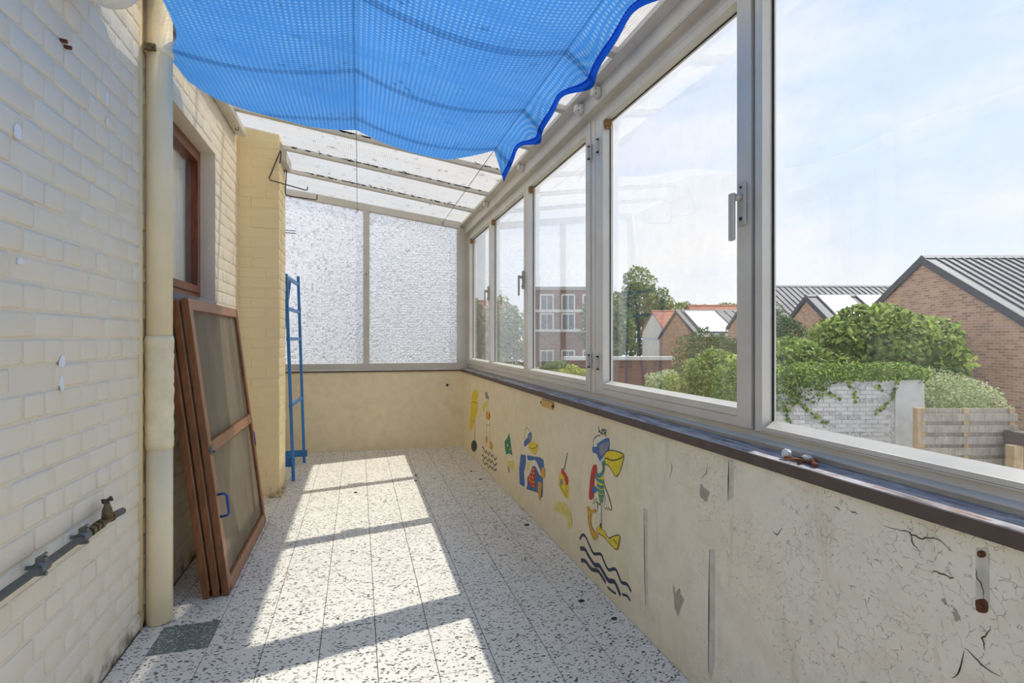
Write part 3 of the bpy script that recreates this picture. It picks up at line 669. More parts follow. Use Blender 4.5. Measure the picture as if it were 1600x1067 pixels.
# marks of wear on the parapet
def flat(poly, x, name, mat, parent, t=0.0):
    pts = [(x, a, b2) for a, b2 in poly]
    # wind so that it faces the room (-x)
    ar = sum(poly[i][0]*poly[(i+1) % len(poly)][1]-poly[(i+1) % len(poly)][0]*poly[i][1] for i in range(len(poly)))
    if ar > 0: pts = pts[::-1]
    return MB().face(pts).build(name, mat, parent)
def ribbon(pts, w, x, name, mat, parent, taper=False):
    L = []; Rr = []
    for i, (a, b2) in enumerate(pts):
        p, q = pts[max(i-1, 0)], pts[min(i+1, len(pts)-1)]
        dx, dy = q[0]-p[0], q[1]-p[1]; l = math.hypot(dx, dy) or 1
        ww = w/2*(1 - 0.75*abs(2*i/(len(pts)-1)-1)) if taper else w/2
        L.append((x, a - dy/l*ww, b2 + dx/l*ww)); Rr.append((x, a + dy/l*ww, b2 - dx/l*ww))
    mb = MB()
    n = len(pts)
    mb.add(L+Rr, [(i, i+1, n+i+1, n+i) for i in range(n-1)])
    return mb.build(name, mat, parent)
def smooth_line(pts, k=3):
    out = []
    for i in range(len(pts)-1):
        p0, p1, p2, p3 = pts[max(i-1, 0)], pts[i], pts[i+1], pts[min(i+2, len(pts)-1)]
        for j in range(k):
            t = j/k
            out.append(tuple(0.5*((2*p1[d]) + (-p0[d]+p2[d])*t + (2*p0[d]-5*p1[d]+4*p2[d]-p3[d])*t*t + (-p0[d]+3*p1[d]-3*p2[d]+p3[d])*t**3) for d in (0, 1)))
    return out + [pts[-1]]
def jag(p, s=0.0022, k=3):
    rj = random.Random(int(p[0][0]*1e4)); out = []
    for (a, b2) in zip(p, p[1:]):
        for j in range(k):
            t = j/k; e_ = 0 if j == 0 else s
            out.append((a[0]+(b2[0]-a[0])*t+rj.uniform(-e_, e_), a[1]+(b2[1]-a[1])*t+rj.uniform(-e_, e_)))
    return out + [p[-1]]
for p in MARK_PATCH: flat(jag(p+[p[0]], 0.004, 3)[:-1], XR-0.0008, 'paint_loss', M['patch_grey'], wall_right)
for p in MARK_SLOT: flat(p, XR-0.0006, 'filled_slot', M['slot_grey'], wall_right)
for p in MARK_SLOT:
    q = [p[0], p[-1]] if len(p) == 4 else [p[0], p[-1]]
    ribbon(smooth_line([(q[0][0]+0.001, q[0][1]), ((q[0][0]+q[1][0])/2+0.001, (q[0][1]+q[1][1])/2), q[1]], 4), 0.005, XR-0.001, 'slot_edge', M['crack'], wall_right, True)
for p in MARK_PLATE: flat(p, XR-0.0006, 'filled_slot', M['slot_grey'], wall_right)
for p in MARK_HOLE:
    o = flat(smooth_line(p+[p[0]], 2)[:-1], XR-0.001, 'rusty_hole', M['rust'], wall_right)
    cy = sum(a for a, b2 in p)/len(p); cz = sum(b2 for a, b2 in p)/len(p)
    MB().tube([(XR+0.01, cy, cz), (XR-0.006, cy, cz)], 0.0035, 8).build('screw_stub', M['rust'], wall_right)
for p in MARK_CRACK:
    ribbon(jag(p), 0.0026, XR-0.0009, 'crack', M['crack'], wall_right, True)

# ------------------------------------------------------------------ side windows
def sash(wn, label, y0, y1, sl, sr, handle=None, hinges=(), zt=2.235, zb=0.874):
    """y0 < y1; the camera sees the far jamb at y1. sl: stile at y1, sr: stile at y0"""
    t = thing(wn, label, 'window', kind='structure')
    xa, xg, xo = XW-0.004, XW+0.036, XW+0.05
    zg0, zg1 = 0.930, 2.182
    for (a, b2, nm) in ((y0, y0+sr, 'stile'), (y1-sl, y1, 'stile')):
        MB().box(xa, xo, a, b2, zb, zt).build(nm, M['alu'], t, bevel=0.0015)
    lo, hi = y0+sr, y1-sl
    MB().box(xa+0.0015, xo, lo, hi, zb, 0.903).box(xa, xo, lo, hi, 0.9045, zg0).build('bottom_rail', M['alu'], t, bevel=0.001)
    MB().box(xa+0.0015, xo, lo, hi, 2.213, zt).box(xa, xo, lo, hi, zg1, 2.2115).build('top_rail', M['alu'], t, bevel=0.001)
    MB().prism([(xg-0.03, zg0), (xg, zg0), (xg, zg0+0.010)], 'y', lo, hi).build('glazing_bead', M['alu'], t)
    MB().box(xg-0.003, xg, hi-0.004, hi, zg0, zg1).box(xg-0.003, xg, lo, lo+0.004, zg0, zg1).box(xg-0.003, xg, lo, hi, zg1-0.004, zg1).build('gasket', M['black'], t)
    MB().box(xg, xg+0.004, lo-0.004, hi+0.004, zg0-0.004, zg1+0.004).build('pane', M['glass'], t)
    MB().box(xg-0.034, xg-0.006, hi-0.026, hi-0.001, zg1-0.03, zg1-0.002).box(xg-0.03, xg-0.01, hi-0.02, hi-0.004, zg1-0.042, zg1-0.03).build('corner_block', M['amber'], t, bevel=0.002)
    if handle:
        yc, zc = handle
        h = MB().box(xa-0.012, xa, yc-0.016, yc+0.016, zc-0.065, zc+0.065).build('handle', M['alu_dark'], t, bevel=0.006)
        MB().tube([(xa-0.012, yc, zc+0.02), (xa-0.030, yc+0.002, zc+0.02)], 0.011, 10).build('handle_hub', M['alu_dark'], h, True)
        MB().box(xa-0.040, xa-0.028, yc+0.0, yc+0.022, zc-0.11, zc+0.034).build('lever', M['alu_dark'], h, bevel=0.005)
        MB().sphere((xa-0.013, yc-0.002, zc-0.045), 0.006, 8, 6).sphere((xa-0.013, yc-0.002, zc+0.05), 0.004, 8, 6).build('screw', M['wire'], h, True)
    for (yc, zc) in hinges:
        hh = MB().tube([(xa-0.007, yc, zc-0.028), (xa-0.007, yc, zc+0.028)], 0.007, 10).build('hinge', M['alu_dark'], t, True)
        MB().box(xa-0.004, xa+0.001, yc-0.016, yc+0.016, zc-0.042, zc+0.042).build('hinge_leaf', M['alu'], hh, bevel=0.001)
        MB().tube([(xa-0.007, yc, zc-0.034), (xa-0.007, yc, zc-0.028)], 0.0085, 10).tube([(xa-0.007, yc, zc+0.028), (xa-0.007, yc, zc+0.034)], 0.0085, 10).build('hinge_pin', M['wire'], hh, True)
    return t
Y12, Y23, Y34, Y45 = 4.52, 3.487, 2.366, 1.287
sash('window_1', 'farthest and narrowest aluminium casement, next to the frosted end panes', Y12+0.003, 5.448, 0.05, 0.028, (Y12+0.03, 1.545))
sash('window_2', 'second aluminium casement from the frosted end panes', Y23+0.003, Y12-0.003, 0.044, 0.030, (Y23+0.03, 1.555))
sash('window_3', 'middle aluminium casement, third from the frosted end panes', 2.415, Y23-0.003, 0.062, 0.056, None, ((2.417, 1.03), (2.417, 2.075)))
sash('window_4', 'large aluminium casement with the near lever handle', Y45+0.006, 2.312, 0.038, 0.060, (1.322, 1.548), ((2.316, 1.025), (2.316, 2.075)))
# fixed frame around the casements and the near fixed light
fx = thing('trim_1', 'fixed aluminium frame carrying the row of casements above the sill', 'window frame', kind='structure')
MB().prism([(1.134, ZS-0.004), (1.2, ZS-0.004), (1.2, 0.872), (1.134, 0.872), (1.132, 0.852), (1.122, 0.845), (1.122, 0.840), (1.134, 0.838)], 'y', Y0, 5.49).build('bottom_track', M['alu'], fx, fix=True)
MB().box(XW, XW+0.07, Y0, 5.49, 2.237, 2.262).box(XW+0.004, XW+0.07, Y0, 5.49, 2.262, 2.285).build('head_rail', M['alu'], fx)
MB().box(XW, XW+0.06, Y34+0.002, 2.413, 0.872, 2.237).build('post', M['alu'], fx, bevel=0.001)
MB().box(XW, XW+0.06, 2.313, Y34-0.002, 0.872, 2.237).build('post', M['alu'], fx, bevel=0.001)
MB().box(XW+0.014, XW+0.06, Y34-0.003, Y34+0.003, 0.872, 2.237).box(XW+0.016, XW+0.055, Y45-0.006, Y45+0.007, 0.872, 2.237).box(XW+0.016, XW+0.055, Y12-0.004, Y12+0.004, 0.872, 2.237).box(XW+0.016, XW+0.055, Y23-0.004, Y23+0.004, 0.872, 2.237).build('shadow_gap', M['black'], fx)
MB().box(XW-0.002, XW+0.07, 5.449, 5.50, 0.872, 2.30).build('corner_post', M['alu'], fx, bevel=0.002)
w5 = thing('window_5', 'big fixed pane nearest the viewer overlooking the ivy wall', 'window', kind='structure')
xa, xg = XW, XW+0.038
MB().box(xa, xg+0.012, 1.252, Y45-0.006, 0.872, 2.237).build('stile', M['alu'], w5, bevel=0.0015)
MB().box(xa, xg+0.012, Y0, Y0+0.05, 0.872, 2.237).build('stile', M['alu'], w5)
MB().box(xa+0.001, xg+0.012, Y0+0.05, 1.252, 0.872, 0.8755).box(xa, xg+0.012, Y0+0.05, 1.252, 0.8765, 0.888).build('bottom_rail', M['alu'], w5)
MB().box(xa, xg+0.012, Y0+0.05, 1.252, 2.19, 2.237).build('top_rail', M['alu'], w5)
MB().prism([(xa+0.004, 0.888), (xg+0.001, 0.888), (xg+0.001, 0.904)], 'y', Y0+0.05, 1.252).build('glazing_bead', M['alu'], w5)
MB().box(xg-0.003, xg+0.001, 1.247, 1.252, 0.890, 2.19).box(xg-0.003, xg+0.001, Y0+0.05, 1.252, 2.185, 2.19).build('gasket', M['black'], w5)
MB().box(xg, xg+0.005, Y0+0.04, 1.258, 0.885, 2.195).build('pane', M['glass'], w5)

# ------------------------------------------------------------------ frosted end window (two panes under the sloping roof)
w6 = thing('window_6', 'frosted patterned glass window filling the far end above the low wall', 'window', kind='structure')
zt = lambda lx: zr(XR + lx) + 0.002                       # local x to roof height
a0, a1, am = -1.885, -0.004, -0.985
MB(EM).box(a0, a1, 0.0, 0.05, 0.836, 0.866).box(a0, a1, 0.004, 0.05, 0.866, 0.888).build('bottom_rail', M['alu_dark'], w6, bevel=0.001)
MB(EM).prism([(a0, zt(a0)), (a1, zt(a1)), (a1, zt(a1)-0.072), (a0, zt(a0)-0.072)], 'y', 0.0, 0.05).build('top_rail', M['alu_dark'], w6, fix=True)
MB(EM).box(a1, 0.075, 0.004, 0.05, 0.80, 2.35).build('corner_filler', M['alu_dark'], w6)
for (p, q) in ((a0, a0+0.04), (am-0.030, am+0.030), (a1-0.052, a1)):
    MB(EM).prism([(p, 0.888), (q, 0.888), (q, zt(q)-0.070), (p, zt(p)-0.070)], 'y', 0.002, 0.05).build('stile', M['alu_dark'], w6, fix=True)
for (p, q) in ((a0+0.035, am-0.026), (am+0.026, a1-0.048)):
    MB(EM).face([(p, 0.028, 0.885), (q, 0.028, 0.885), (q, 0.028, zt(q)-0.068), (p, 0.028, zt(p)-0.068)]).build('pane', M['frosted'], w6)
MB(EM).tube([(am, -0.004, 1.80), (am, 0.004, 1.80)], 0.007, 10).build('screw', M['wire'], w6)

# ------------------------------------------------------------------ glass roof
roof = thing('ceiling', 'sloping wired glass lean-to roof on aluminium bars', 'roof', kind='structure')
RY = [-1.40, -0.86, -0.27, 0.31, 0.88, 1.45, 2.02, 2.60, 3.17, 3.73, 4.31, 4.91, 5.48]
for k in range(len(RY)-1):
    y0, y1 = RY[k]+0.004, RY[k+1]-0.004
    if k == len(RY)-2: y1 += 0.1
    MB().add([(XL-0.03,y0,zr(XL-0.03)),(XR+0.05,y0,zr(XR+0.05)),(XR+0.05,y1,zr(XR+0.05)),(XL-0.03,y1,zr(XL-0.03))] +
             [(XL-0.03,y0,zr(XL-0.03)+0.006),(XR+0.05,y0,zr(XR+0.05)+0.006),(XR+0.05,y1,zr(XR+0.05)+0.006),(XL-0.03,y1,zr(XL-0.03)+0.006)],
             [(0,3,2,1),(4,5,6,7),(0,1,5,4),(1,2,6,5),(2,3,7,6),(3,0,4,7)]).build('glass_panel', M['roof_glass'], roof)
for y in RY[1:-1]:
    x0, x1 = XL+0.0, XR-0.005
    for (hw, d0, d1, nm, mt) in ((0.021, -0.030, 0.0, 'roof_bar', M['alu_roof']),):
        MB().add([(x0,y-hw,zr(x0)+d0),(x1,y-hw,zr(x1)+d0),(x1,y+hw,zr(x1)+d0),(x0,y+hw,zr(x0)+d0),(x0,y-hw,zr(x0)+d1),(x1,y-hw,zr(x1)+d1),(x1,y+hw,zr(x1)+d1),(x0,y+hw,zr(x0)+d1)],
                 [(0,3,2,1),(4,5,6,7),(0,1,5,4),(1,2,6,5),(2,3,7,6),(3,0,4,7)]).build(nm, mt, roof, bevel=0.002)
    # lichen and dirt caught along the side of the bar
    rr = random.Random(int(y*100)); mb = MB()
    for k in range(60):
        xx = rr.uniform(XL+0.1, XR-0.06) if k % 2 else min(XR-0.06, max(XL+0.1, rr.gauss(0.1, 0.35))); l = rr.uniform(0.008, 0.05); hh = rr.uniform(0.003, 0.013); yy = y - 0.0222
        mb.add([(xx,yy,zr(xx)-hh*0.6),(xx+l*0.5,yy,zr(xx+l*0.5)-hh),(xx+l,yy,zr(xx+l)-hh*0.5),(xx+l,yy,zr(xx+l)+0.001),(xx,yy,zr(xx)+0.001)], [(0,1,2,3,4)])
        if k % 4 == 0:
            yy = y - 0.024 - abs(rr.gauss(0, 0.03)); r_ = rr.uniform(0.004, 0.014); cx_ = xx
            mb.add([(cx_+r_*1.5*math.cos(q), yy-r_-r_*math.sin(q), zr(cx_+r_*1.5*math.cos(q))-0.0012) for q in (0, 1, 2, 3, 4, 5.2)], [(0,1,2,3,4,5)])
    o = mb.build('lichen', M['crack'], roof); o['kind'] = 'stuff'
MB().prism([(1.09, 2.25), (1.09, 2.335), (1.045, 2.343), (1.045, 2.366), (1.12, 2.366), (1.2, 2.35), (1.2, 2.25)], 'y', Y0, 5.49).build('eave_beam', M['alu'], roof, fix=True)
MB().box(1.086, 1.0905, Y0, 5.49, 2.25, 2.262).build('eave_groove', M['alu_dark'], roof)
MB().prism([(1.12, 2.38), (1.30, 2.36), (1.30, 2.300), (1.285, 2.300), (1.285, 2.345), (1.12, 2.345)], 'y', Y0, 5.49).build('sun_cut_lip', M['alu_dark'], roof, fix=True)  # unseen lip added outside to cut the sun patch on the floor
MB().prism([(XL, 2.56), (-0.765, 2.548), (-0.755, 2.56), (-0.755, 2.60), (-0.775, 2.60), (-0.775, 2.575), (XL, 2.60)], 'y', Y0, PY0-0.06).build('wall_rail', M['alu_roof'], roof, fix=True)
MB().box(XL-0.03, XL+0.004, Y0, PY0, 2.60, zr(XL)).build('wall_plate', M['alu_roof'], roof)

# ------------------------------------------------------------------ wooden window in the left wall
w7 = thing('window_7', 'brown varnished wooden window with grey net curtain in the left wall', 'window', kind='structure')
fx0, fx1 = -0.955, -0.905
def ring(name, y0, y1, z0, z1, wd, x0, x1, mat, parent):
    for nm, bx in (('stile', (y0, y0+wd, z0, z1)), ('stile', (y1-wd, y1, z0, z1)), ('rail', (y0+wd, y1-wd, z0, z0+wd)), ('rail', (y0+wd, y1-wd, z1-wd, z1))):
        MB().box(x0, x1, bx[0], bx[1], bx[2], bx[3]).build(name+'_'+nm, mat, parent, bevel=0.003)
ring('frame', WY0, WY1+0.012, 1.362, WZ1+0.012, 0.046, fx0, fx1, M['wood_window'], w7)
MB().box(fx0, fx1, 2.86, 2.905, 1.40, WZ1-0.03).build('mullion', M['wood_window'], w7, bevel=0.003)
ring('sash', 2.905, WY1-0.034, 1.408, WZ1-0.034, 0.042, fx0, fx1+0.008, M['wood_window'], w7)
ring('sash', WY0+0.046, 2.86, 1.408, WZ1-0.034, 0.042, fx0, fx1+0.008, M['wood_window'], w7)
MB().box(-0.935, -0.931, 2.94, WY1-0.07, 1.445, WZ1-0.07).build('pane', M['glass'], w7)
MB().box(-0.935, -0.931, WY0+0.08, 2.82, 1.445, WZ1-0.07).build('pane', M['glass'], w7)
cu = MB().grid(lambda u, v: (-0.965+0.008*math.sin(u*34)+0.004*math.sin(u*71+v*3), WY0+0.02+u*(WY1-WY0-0.03), 1.38+v*0.85), 60, 6).build('net_curtain', M['curtain'], w7, True)
MB().box(-0.99, -0.818, WY0, WY1, WZ0-0.005, 1.362).build('stone_sill', M['stone'], w7, bevel=0.004)
# ------------------------------------------------------------------ things in the room
# downpipe
dp = thing('downpipe', 'thick cream painted downpipe standing against the left wall', 'pipe', loc=(0,0,0))
px, py, pr = -0.772, 2.435, 0.0465
def lathe(cx, cy, prof, n=28):
    mb = MB(); vs = []; fs = []
    for (r, z) in prof:
        for k in range(n):
            t = 2*math.pi*k/n; vs.append((cx+r*math.cos(t), cy+r*math.sin(t), z))
    for i in range(len(prof)-1):
        for k in range(n): fs.append((i*n+k, i*n+(k+1) % n, (i+1)*n+(k+1) % n, (i+1)*n+k))
    fs.append(tuple(range(n))[::-1]); fs.append(tuple((len(prof)-1)*n+k for k in range(n)))
    return mb.add(vs, fs)
lathe(px, py, [(pr-0.003, 0.001), (pr, 0.004), (pr, 0.70)]).build('lower_pipe', M['pipe'], dp, True)
prof = []; z = 0.70; rr = random.Random(3)
while z < 1.10:
    prof += [(pr+0.0015+rr.uniform(0, 0.002), z), (pr+0.003+rr.uniform(0, 0.002), z+rr.uniform(0.025, 0.05)), (pr+0.0012, z+0.058)]; z += 0.066
lathe(px, py, prof).build('tape_wrap', M['tape'], dp, True)
lathe(px, py, [(pr-0.001, 1.08), (pr-0.001, 2.60)]).build('upper_pipe', M['pipe'], dp, True)
MB().tube([(XL-0.004, py-0.052, 0), (XL-0.004, py-0.052, 2.6)], 0.011, 8).build('mortar_strip', M['paint_cream'], dp, True)
cl = lathe(px, py, [(pr+0.001, 2.283), (pr+0.004, 2.286), (pr+0.004, 2.300), (pr+0.001, 2.303)]).build('clamp', M['pipe'], dp, True)
MB().box(px-0.035, px+0.004, py-pr-0.016, py-pr+0.004, 2.280, 2.304).tube([(px-0.004, py-pr-0.026, 2.292), (px-0.004, py-pr, 2.292)], 0.006, 8).build('clamp_bolt', M['brass'], cl, bevel=0.002)

# grey water pipe with tap
wp = thing('water_pipe', 'thin grey water pipe with a garden tap along the left wall', 'pipe')
wx, wz = -0.788, 0.552
MB().tube([(wx, -1.3, wz+0.004), (wx, 1.0, wz), (wx, 1.9, wz)], 0.0105, 12).build('pipe', M['grey_pipe'], wp, True)
def clampw(y):
    c = MB().tube([(wx, y-0.016, wz), (wx, y+0.016, wz)], 0.0165, 12).build('pipe_clip', M['steel'], wp, True)
    MB().tube([(XL, y, wz), (wx, y, wz)], 0.006, 8).box(wx-0.01, wx+0.012, y-0.007, y+0.007, wz+0.014, wz+0.026).tube([(wx-0.012, y, wz-0.018), (wx+0.012, y, wz-0.018)], 0.006, 8).tube([(wx+0.004, y-0.012, wz+0.030), (wx+0.004, y+0.014, wz+0.030)], 0.004, 6).build('clip_screw', M['steel'], c)
clampw(1.644); clampw(1.862)
tp = MB().tube([(wx, 1.895, wz), (wx, 1.91, wz)], 0.017, 6).tube([(wx, 1.925, wz), (wx, 1.94, wz)], 0.0165, 6).tube([(wx, 1.955, wz), (wx, 1.97, wz)], 0.017, 6).tube([(wx, 1.9, wz), (wx, 2.03, wz), (wx, 2.05, wz-0.002)], 0.0125, 12).tube([(wx, 2.035, wz), (wx, 2.05, wz)], 0.017, 8).build('tap_body', M['brass'], wp)
MB().tube([(wx, 2.05, wz-0.001), (wx+0.004, 2.12, wz-0.006)], [0.012, 0.0115], 12).build('spout', M['grey_pipe'], wp, True)
tv = MB().tube([(wx+0.006, 2.0, wz+0.008), (wx+0.006, 2.0, wz+0.035), (wx+0.006, 2.0, wz+0.05), (wx+0.006, 2.0, wz+0.064)], [0.016, 0.014, 0.009, 0.005], 12).build('tap_bonnet', M['brass'], wp, True)
MB().tube([(wx+0.006, 1.976, wz+0.067), (wx+0.006, 2.024, wz+0.067)], 0.0045, 8).tube([(wx-0.01, 2.0, wz+0.067), (wx+0.022, 2.0, wz+0.067)], 0.004, 8).sphere((wx+0.006, 1.976, wz+0.067), 0.006, 8, 6).sphere((wx+0.006, 2.024, wz+0.067), 0.006, 8, 6).build('tap_handle', M['wire'], tv, True)

# globe wall lamp, only its lower rim in the frame
lp = thing('wall_lamp', 'round white opal wall lamp at the top edge beside the downpipe', 'lamp')
MB().sphere((-0.71, 1.795, 2.222), (0.095, 0.105, 0.105), 28, 18).build('globe', M['globe'], lp, True)
MB().tube([(XL, 1.80, 2.23), (-0.79, 1.80, 2.23)], 0.07, 20).build('back_plate', M['white_plastic'], lp, True)

# three wooden insect screens leaning on the wall
def screen(label, xb, xt, y0, y1, Hh, handles, mid=0.655, latch=False):
    t = thing('insect_screen', label, 'screen', 'wooden insect screens leaning in a stack')
    th = 0.030
    ang = math.atan2(xb-xt, Hh)
    Mx = Matrix.Translation((xb, 0, 0.006)) @ Matrix.Rotation(-ang, 4, 'Y')
    Ls = math.hypot(Hh, xb-xt); w_ = 0.046
    for (a, b2) in ((y0, y0+w_), (y1-w_, y1)):
        o = MB(Mx).box(-th, -0.002, a, b2, 0, Ls).build('stile', M['wood_frame'], t, bevel=0.0025)
    MB(Mx).box(-0.0025, 0.0, y0+0.001, y0+w_, 0.03, Ls-0.002).build('stile_face', M['wood_face'], t)
    MB(Mx).box(-th+0.002, 0.0, y0+w_, y1-w_, Ls-0.05, Ls).build('top_rail', M['wood_face'], t, bevel=0.002)
    MB(Mx).box(-th+0.002, 0.0, y0+w_, y1-w_, 0, 0.06).build('bottom_rail', M['wood_face'], t, bevel=0.002)
    MB(Mx).box(-th+0.004, 0.0, y0+w_, y1-w_, mid-0.025, mid+0.025).build('mid_rail', M['wood_face'], t, bevel=0.002)
    for (z0, z1) in ((0.06, mid-0.025), (mid+0.025, Ls-0.05)):
        MB(Mx).grid(lambda u, v: (-0.016+0.0025*math.sin(u*6+v*3)*math.sin(math.pi*u)*math.sin(math.pi*v), y0+w_+u*(y1-y0-2*w_), z0+v*(z1-z0)), 12, 12).build('screen_mesh', M['screen'], t, True)
        MB(Mx).box(-0.014, -0.006, y0+w_, y1-w_, z0, z0+0.006).build('mesh_bead', M['wood_frame'], t)
    for (hy, hz, s) in handles:
        p = [(0, hy, hz), (0.028*s, hy, hz), (0.036*s, hy, hz+0.010), (0.036*s, hy, hz+0.090), (0.028*s, hy, hz+0.100), (0, hy, hz+0.100)]
        MB(Mx).tube(p, 0.0055, 8).build('pull_handle', M['blue_handle'], t, True)
    if latch:
        lt = MB(Mx).box(0.0, 0.006, y0+0.006, y0+0.044, mid-0.026, mid+0.012).build('latch', M['steel'], t, bevel=0.002)
        MB(Mx).tube([(0.003, y0-0.006, mid-0.006), (0.003, y0+0.02, mid-0.006)], 0.006, 8).tube([(0.006, y0+0.03, mid-0.018), (0.016, y0+0.03, mid-0.018)], 0.005, 8).build('latch_bolt', M['steel'], lt, True)
    return t
screen('front wooden insect screen of the leaning stack, with blue handle and latch', -0.548, -0.712, 2.585, 3.553, 1.315, [(2.608, 0.345, 1)], latch=True)
screen('middle wooden insect screen, sandwiched in the leaning stack', -0.586, -0.750, 2.583, 3.560, 1.305, [(3.548, 0.47, 1)])
screen('rear wooden insect screen of the stack, nearest the brick wall', -0.624, -0.788, 2.575, 3.548, 1.308, [])

# blue metal ladder frame behind the chimney breast
ld = thing('ladder', 'narrow blue painted metal ladder standing behind the chimney breast', 'ladder')
def rail(y, xb, xt, ztop, nm='rail'):
    return MB().add([(xb-0.012,y-0.012,0),(xb+0.012,y-0.012,0),(xb+0.012,y+0.012,0),(xb-0.012,y+0.012,0),(xt-0.012,y-0.012,ztop),(xt+0.012,y-0.012,ztop),(xt+0.012,y+0.012,ztop),(xt-0.012,y+0.012,ztop)],
        [(0,3,2,1),(4,5,6,7),(0,1,5,4),(1,2,6,5),(2,3,7,6),(3,0,4,7)]).build(nm, M['blue_metal'], ld, bevel=0.002)
ya, yb = 4.53, 5.16
rail(ya, -0.500, -0.556, 1.66); rail(yb, -0.478, -0.530, 1.715)
xat = lambda z, b2: (-0.500-0.056*z/1.66) if b2 else (-0.478-0.052*z/1.715)
for z in (1.64, 1.385, 1.14, 0.60):
    xa_, xb_ = xat(z, 1), xat(z, 0)
    MB().add([(xa_-0.016,ya,z-0.014),(xa_+0.006,ya,z-0.014),(xa_+0.006,ya,z+0.014),(xa_-0.016,ya,z+0.014),(xb_-0.016,yb,z-0.014),(xb_+0.006,yb,z-0.014),(xb_+0.006,yb,z+0.014),(xb_-0.016,yb,z+0.014)],
        [(3,2,1,0),(4,5,6,7),(0,1,5,4),(1,2,6,5),(2,3,7,6),(3,0,4,7)]).build('rung', M['blue_metal'], ld, bevel=0.002)
for (y, x1, z0, z1) in ((ya+0.01, -0.49, 0.112, 0.185), (yb+0.004, -0.455, 0.055, 0.115)):
    fb = MB().box(-0.80, x1, y+0.006, y+0.02, z0, z1).build('foot_brace', M['blue_metal'], ld, bevel=0.002)
    MB().tube([(x1-0.02, y-0.016, z1-0.025), (x1-0.02, y+0.01, z1-0.025)], 0.006, 8).build('bolt', M['steel'], fb)
rail(ya, -0.79, -0.62, 1.62, 'rear_rail'); rail(yb, -0.78, -0.60, 1.68, 'rear_rail')

# steel wires that carry the blue net
w1z = lambda y: 2.415 + 0.042*max(0, (y-2.0)/3.5)**2
w2z = lambda y: 2.330 + 0.033*max(0, (y-2.0)/3.5)**2
wire_a = MB().tube([(-0.012, y, w1z(y)) for y in (-1.35, 0, 1, 2, 2.8, 3.4, 4.2, 5.0, 5.53)], 0.0020, 6).build('tension_wire', M['wire'])
tag(wire_a, 'thin steel wire running down the middle under the roof', 'wire', 'wires under the roof')
wire_b = MB().tube([(0.82+0.012*max(0, y-3), y, w2z(y)) for y in (-1.35, 0, 1, 2, 2.8, 3.4, 4.2, 5.0, 5.47)], 0.0020, 6).build('tension_wire', M['wire'])
tag(wire_b, 'thin steel wire along the window side under the roof', 'wire', 'wires under the roof')
def eyehook(name, label, p, d=(0,-1,0)):
    pts = [(p[0], p[1], p[2]+0.012)] + [(p[0]+0.010*math.sin(a), p[1], p[2]-0.004-0.010*math.cos(a)+0.006) for a in (0.2, 1.2, 2.2, 3.2, 4.2, 5.2)]
    pts = [(p[0], p[1]+0.02, p[2]+0.02), (p[0], p[1], p[2]+0.012), (p[0]+0.009, p[1], p[2]+0.002), (p[0]+0.010, p[1], p[2]-0.010), (p[0], p[1], p[2]-0.018), (p[0]-0.010, p[1], p[2]-0.010), (p[0]-0.008, p[1], p[2]-0.002)]
    o = MB().tube(pts, 0.0028, 6).build(name, M['wire'], None, True); return tag(o, label, 'hook')
eyehook('hook', 'dark screw hook holding the middle wire on the end frame', (-0.012, 5.535, 2.445))
eyehook('hook', 'dark screw hook holding the window side wire on the end frame', (0.85, 5.48, 2.355))
eyehook('hook', 'dark hook on the left wall at the corner of the blue net', (-0.775, 3.17, 2.50))
eyehook('hook', 'dark hook in the left wall rail next to the chimney breast', (-0.775, 3.86, 2.545))
eyehook('hook', 'dark hook hanging in the right corner of the end frame', (1.035, 5.43, 2.32))

# blue shade net slung over the wires
def net_far(x):                                          # far edge of the net
    pts = [(-0.815, 2.86), (-0.70, 3.00), (-0.53, 3.12), (-0.30, 3.25), (-0.012, 3.335), (0.30, 3.33), (0.55, 3.34), (0.82, 3.20), (1.0, 3.30)]
    for (a, b2) in zip(pts, pts[1:]):
        if x <= b2[0]: return a[1] + (b2[1]-a[1])*(x-a[0])/(b2[0]-a[0])
    return pts[-1][1]
def net_z(x, y):
    if x < -0.012:
        t = (x+0.815)/0.803; base = 2.395*(1-t) + w1z(y)*t; sag = 0.045*4*t*(1-t)
    else:
        t = (x+0.012)/0.832; base = w1z(y)*(1-t) + w2z(y)*t; sag = 0.075*4*t*(1-t)
    return base - sag - 0.006 + 0.012*math.sin(y*4.6+x*1.3)*4*t*(1-t) + 0.004*math.sin(y*13+x*5)*4*t*(1-t)
def net_pt(u, v):
    x = -0.812 + u*1.632; y = -1.2 + v*(net_far(x)+1.2)
    q = min(1, max(0, (2.70-y)/0.35)); q = q*q*(3-2*q)*min(1, max(0, (y-1.92)/0.25)); x += 0.115*q*max(0, 1-u*2)
    if u < 0.04: x += 0.012*(1+math.sin(y*7))*(1-u/0.04)
    return (x, y, net_z(x, y))
tn = thing('shade_net', 'bright blue woven shade net hanging under the glass roof', 'net')
def uv_from(o, f):
    l = o.data.uv_layers.new(name='uv')
    for lp_ in o.data.loops: l.data[lp_.index].uv = f(o.data.vertices[lp_.vertex_index].co)
sh = MB().grid(net_pt, 96, 150).build('sheet', M['tarp'], tn, True)
uv_from(sh, lambda c: (c.x, c.y))
def flap_pt(u, v):
    y = -1.2 + v*(net_far(0.82)+1.2)
    wv = 0.5+0.5*math.sin(y*9.5+1.0)
    x = 0.82 + u*(0.085+0.035*wv); z = w2z(y) - 0.006 - u*(0.075+0.02*math.sin(y*9.5+2.2)) - 0.03*u*u*wv
    yy = y + (0.10*u*max(0, (v-0.93)/0.07))
    return (x + 0.012*u*math.sin(y*19), yy, z - 0.05*u*max(0, (v-0.95)/0.05))
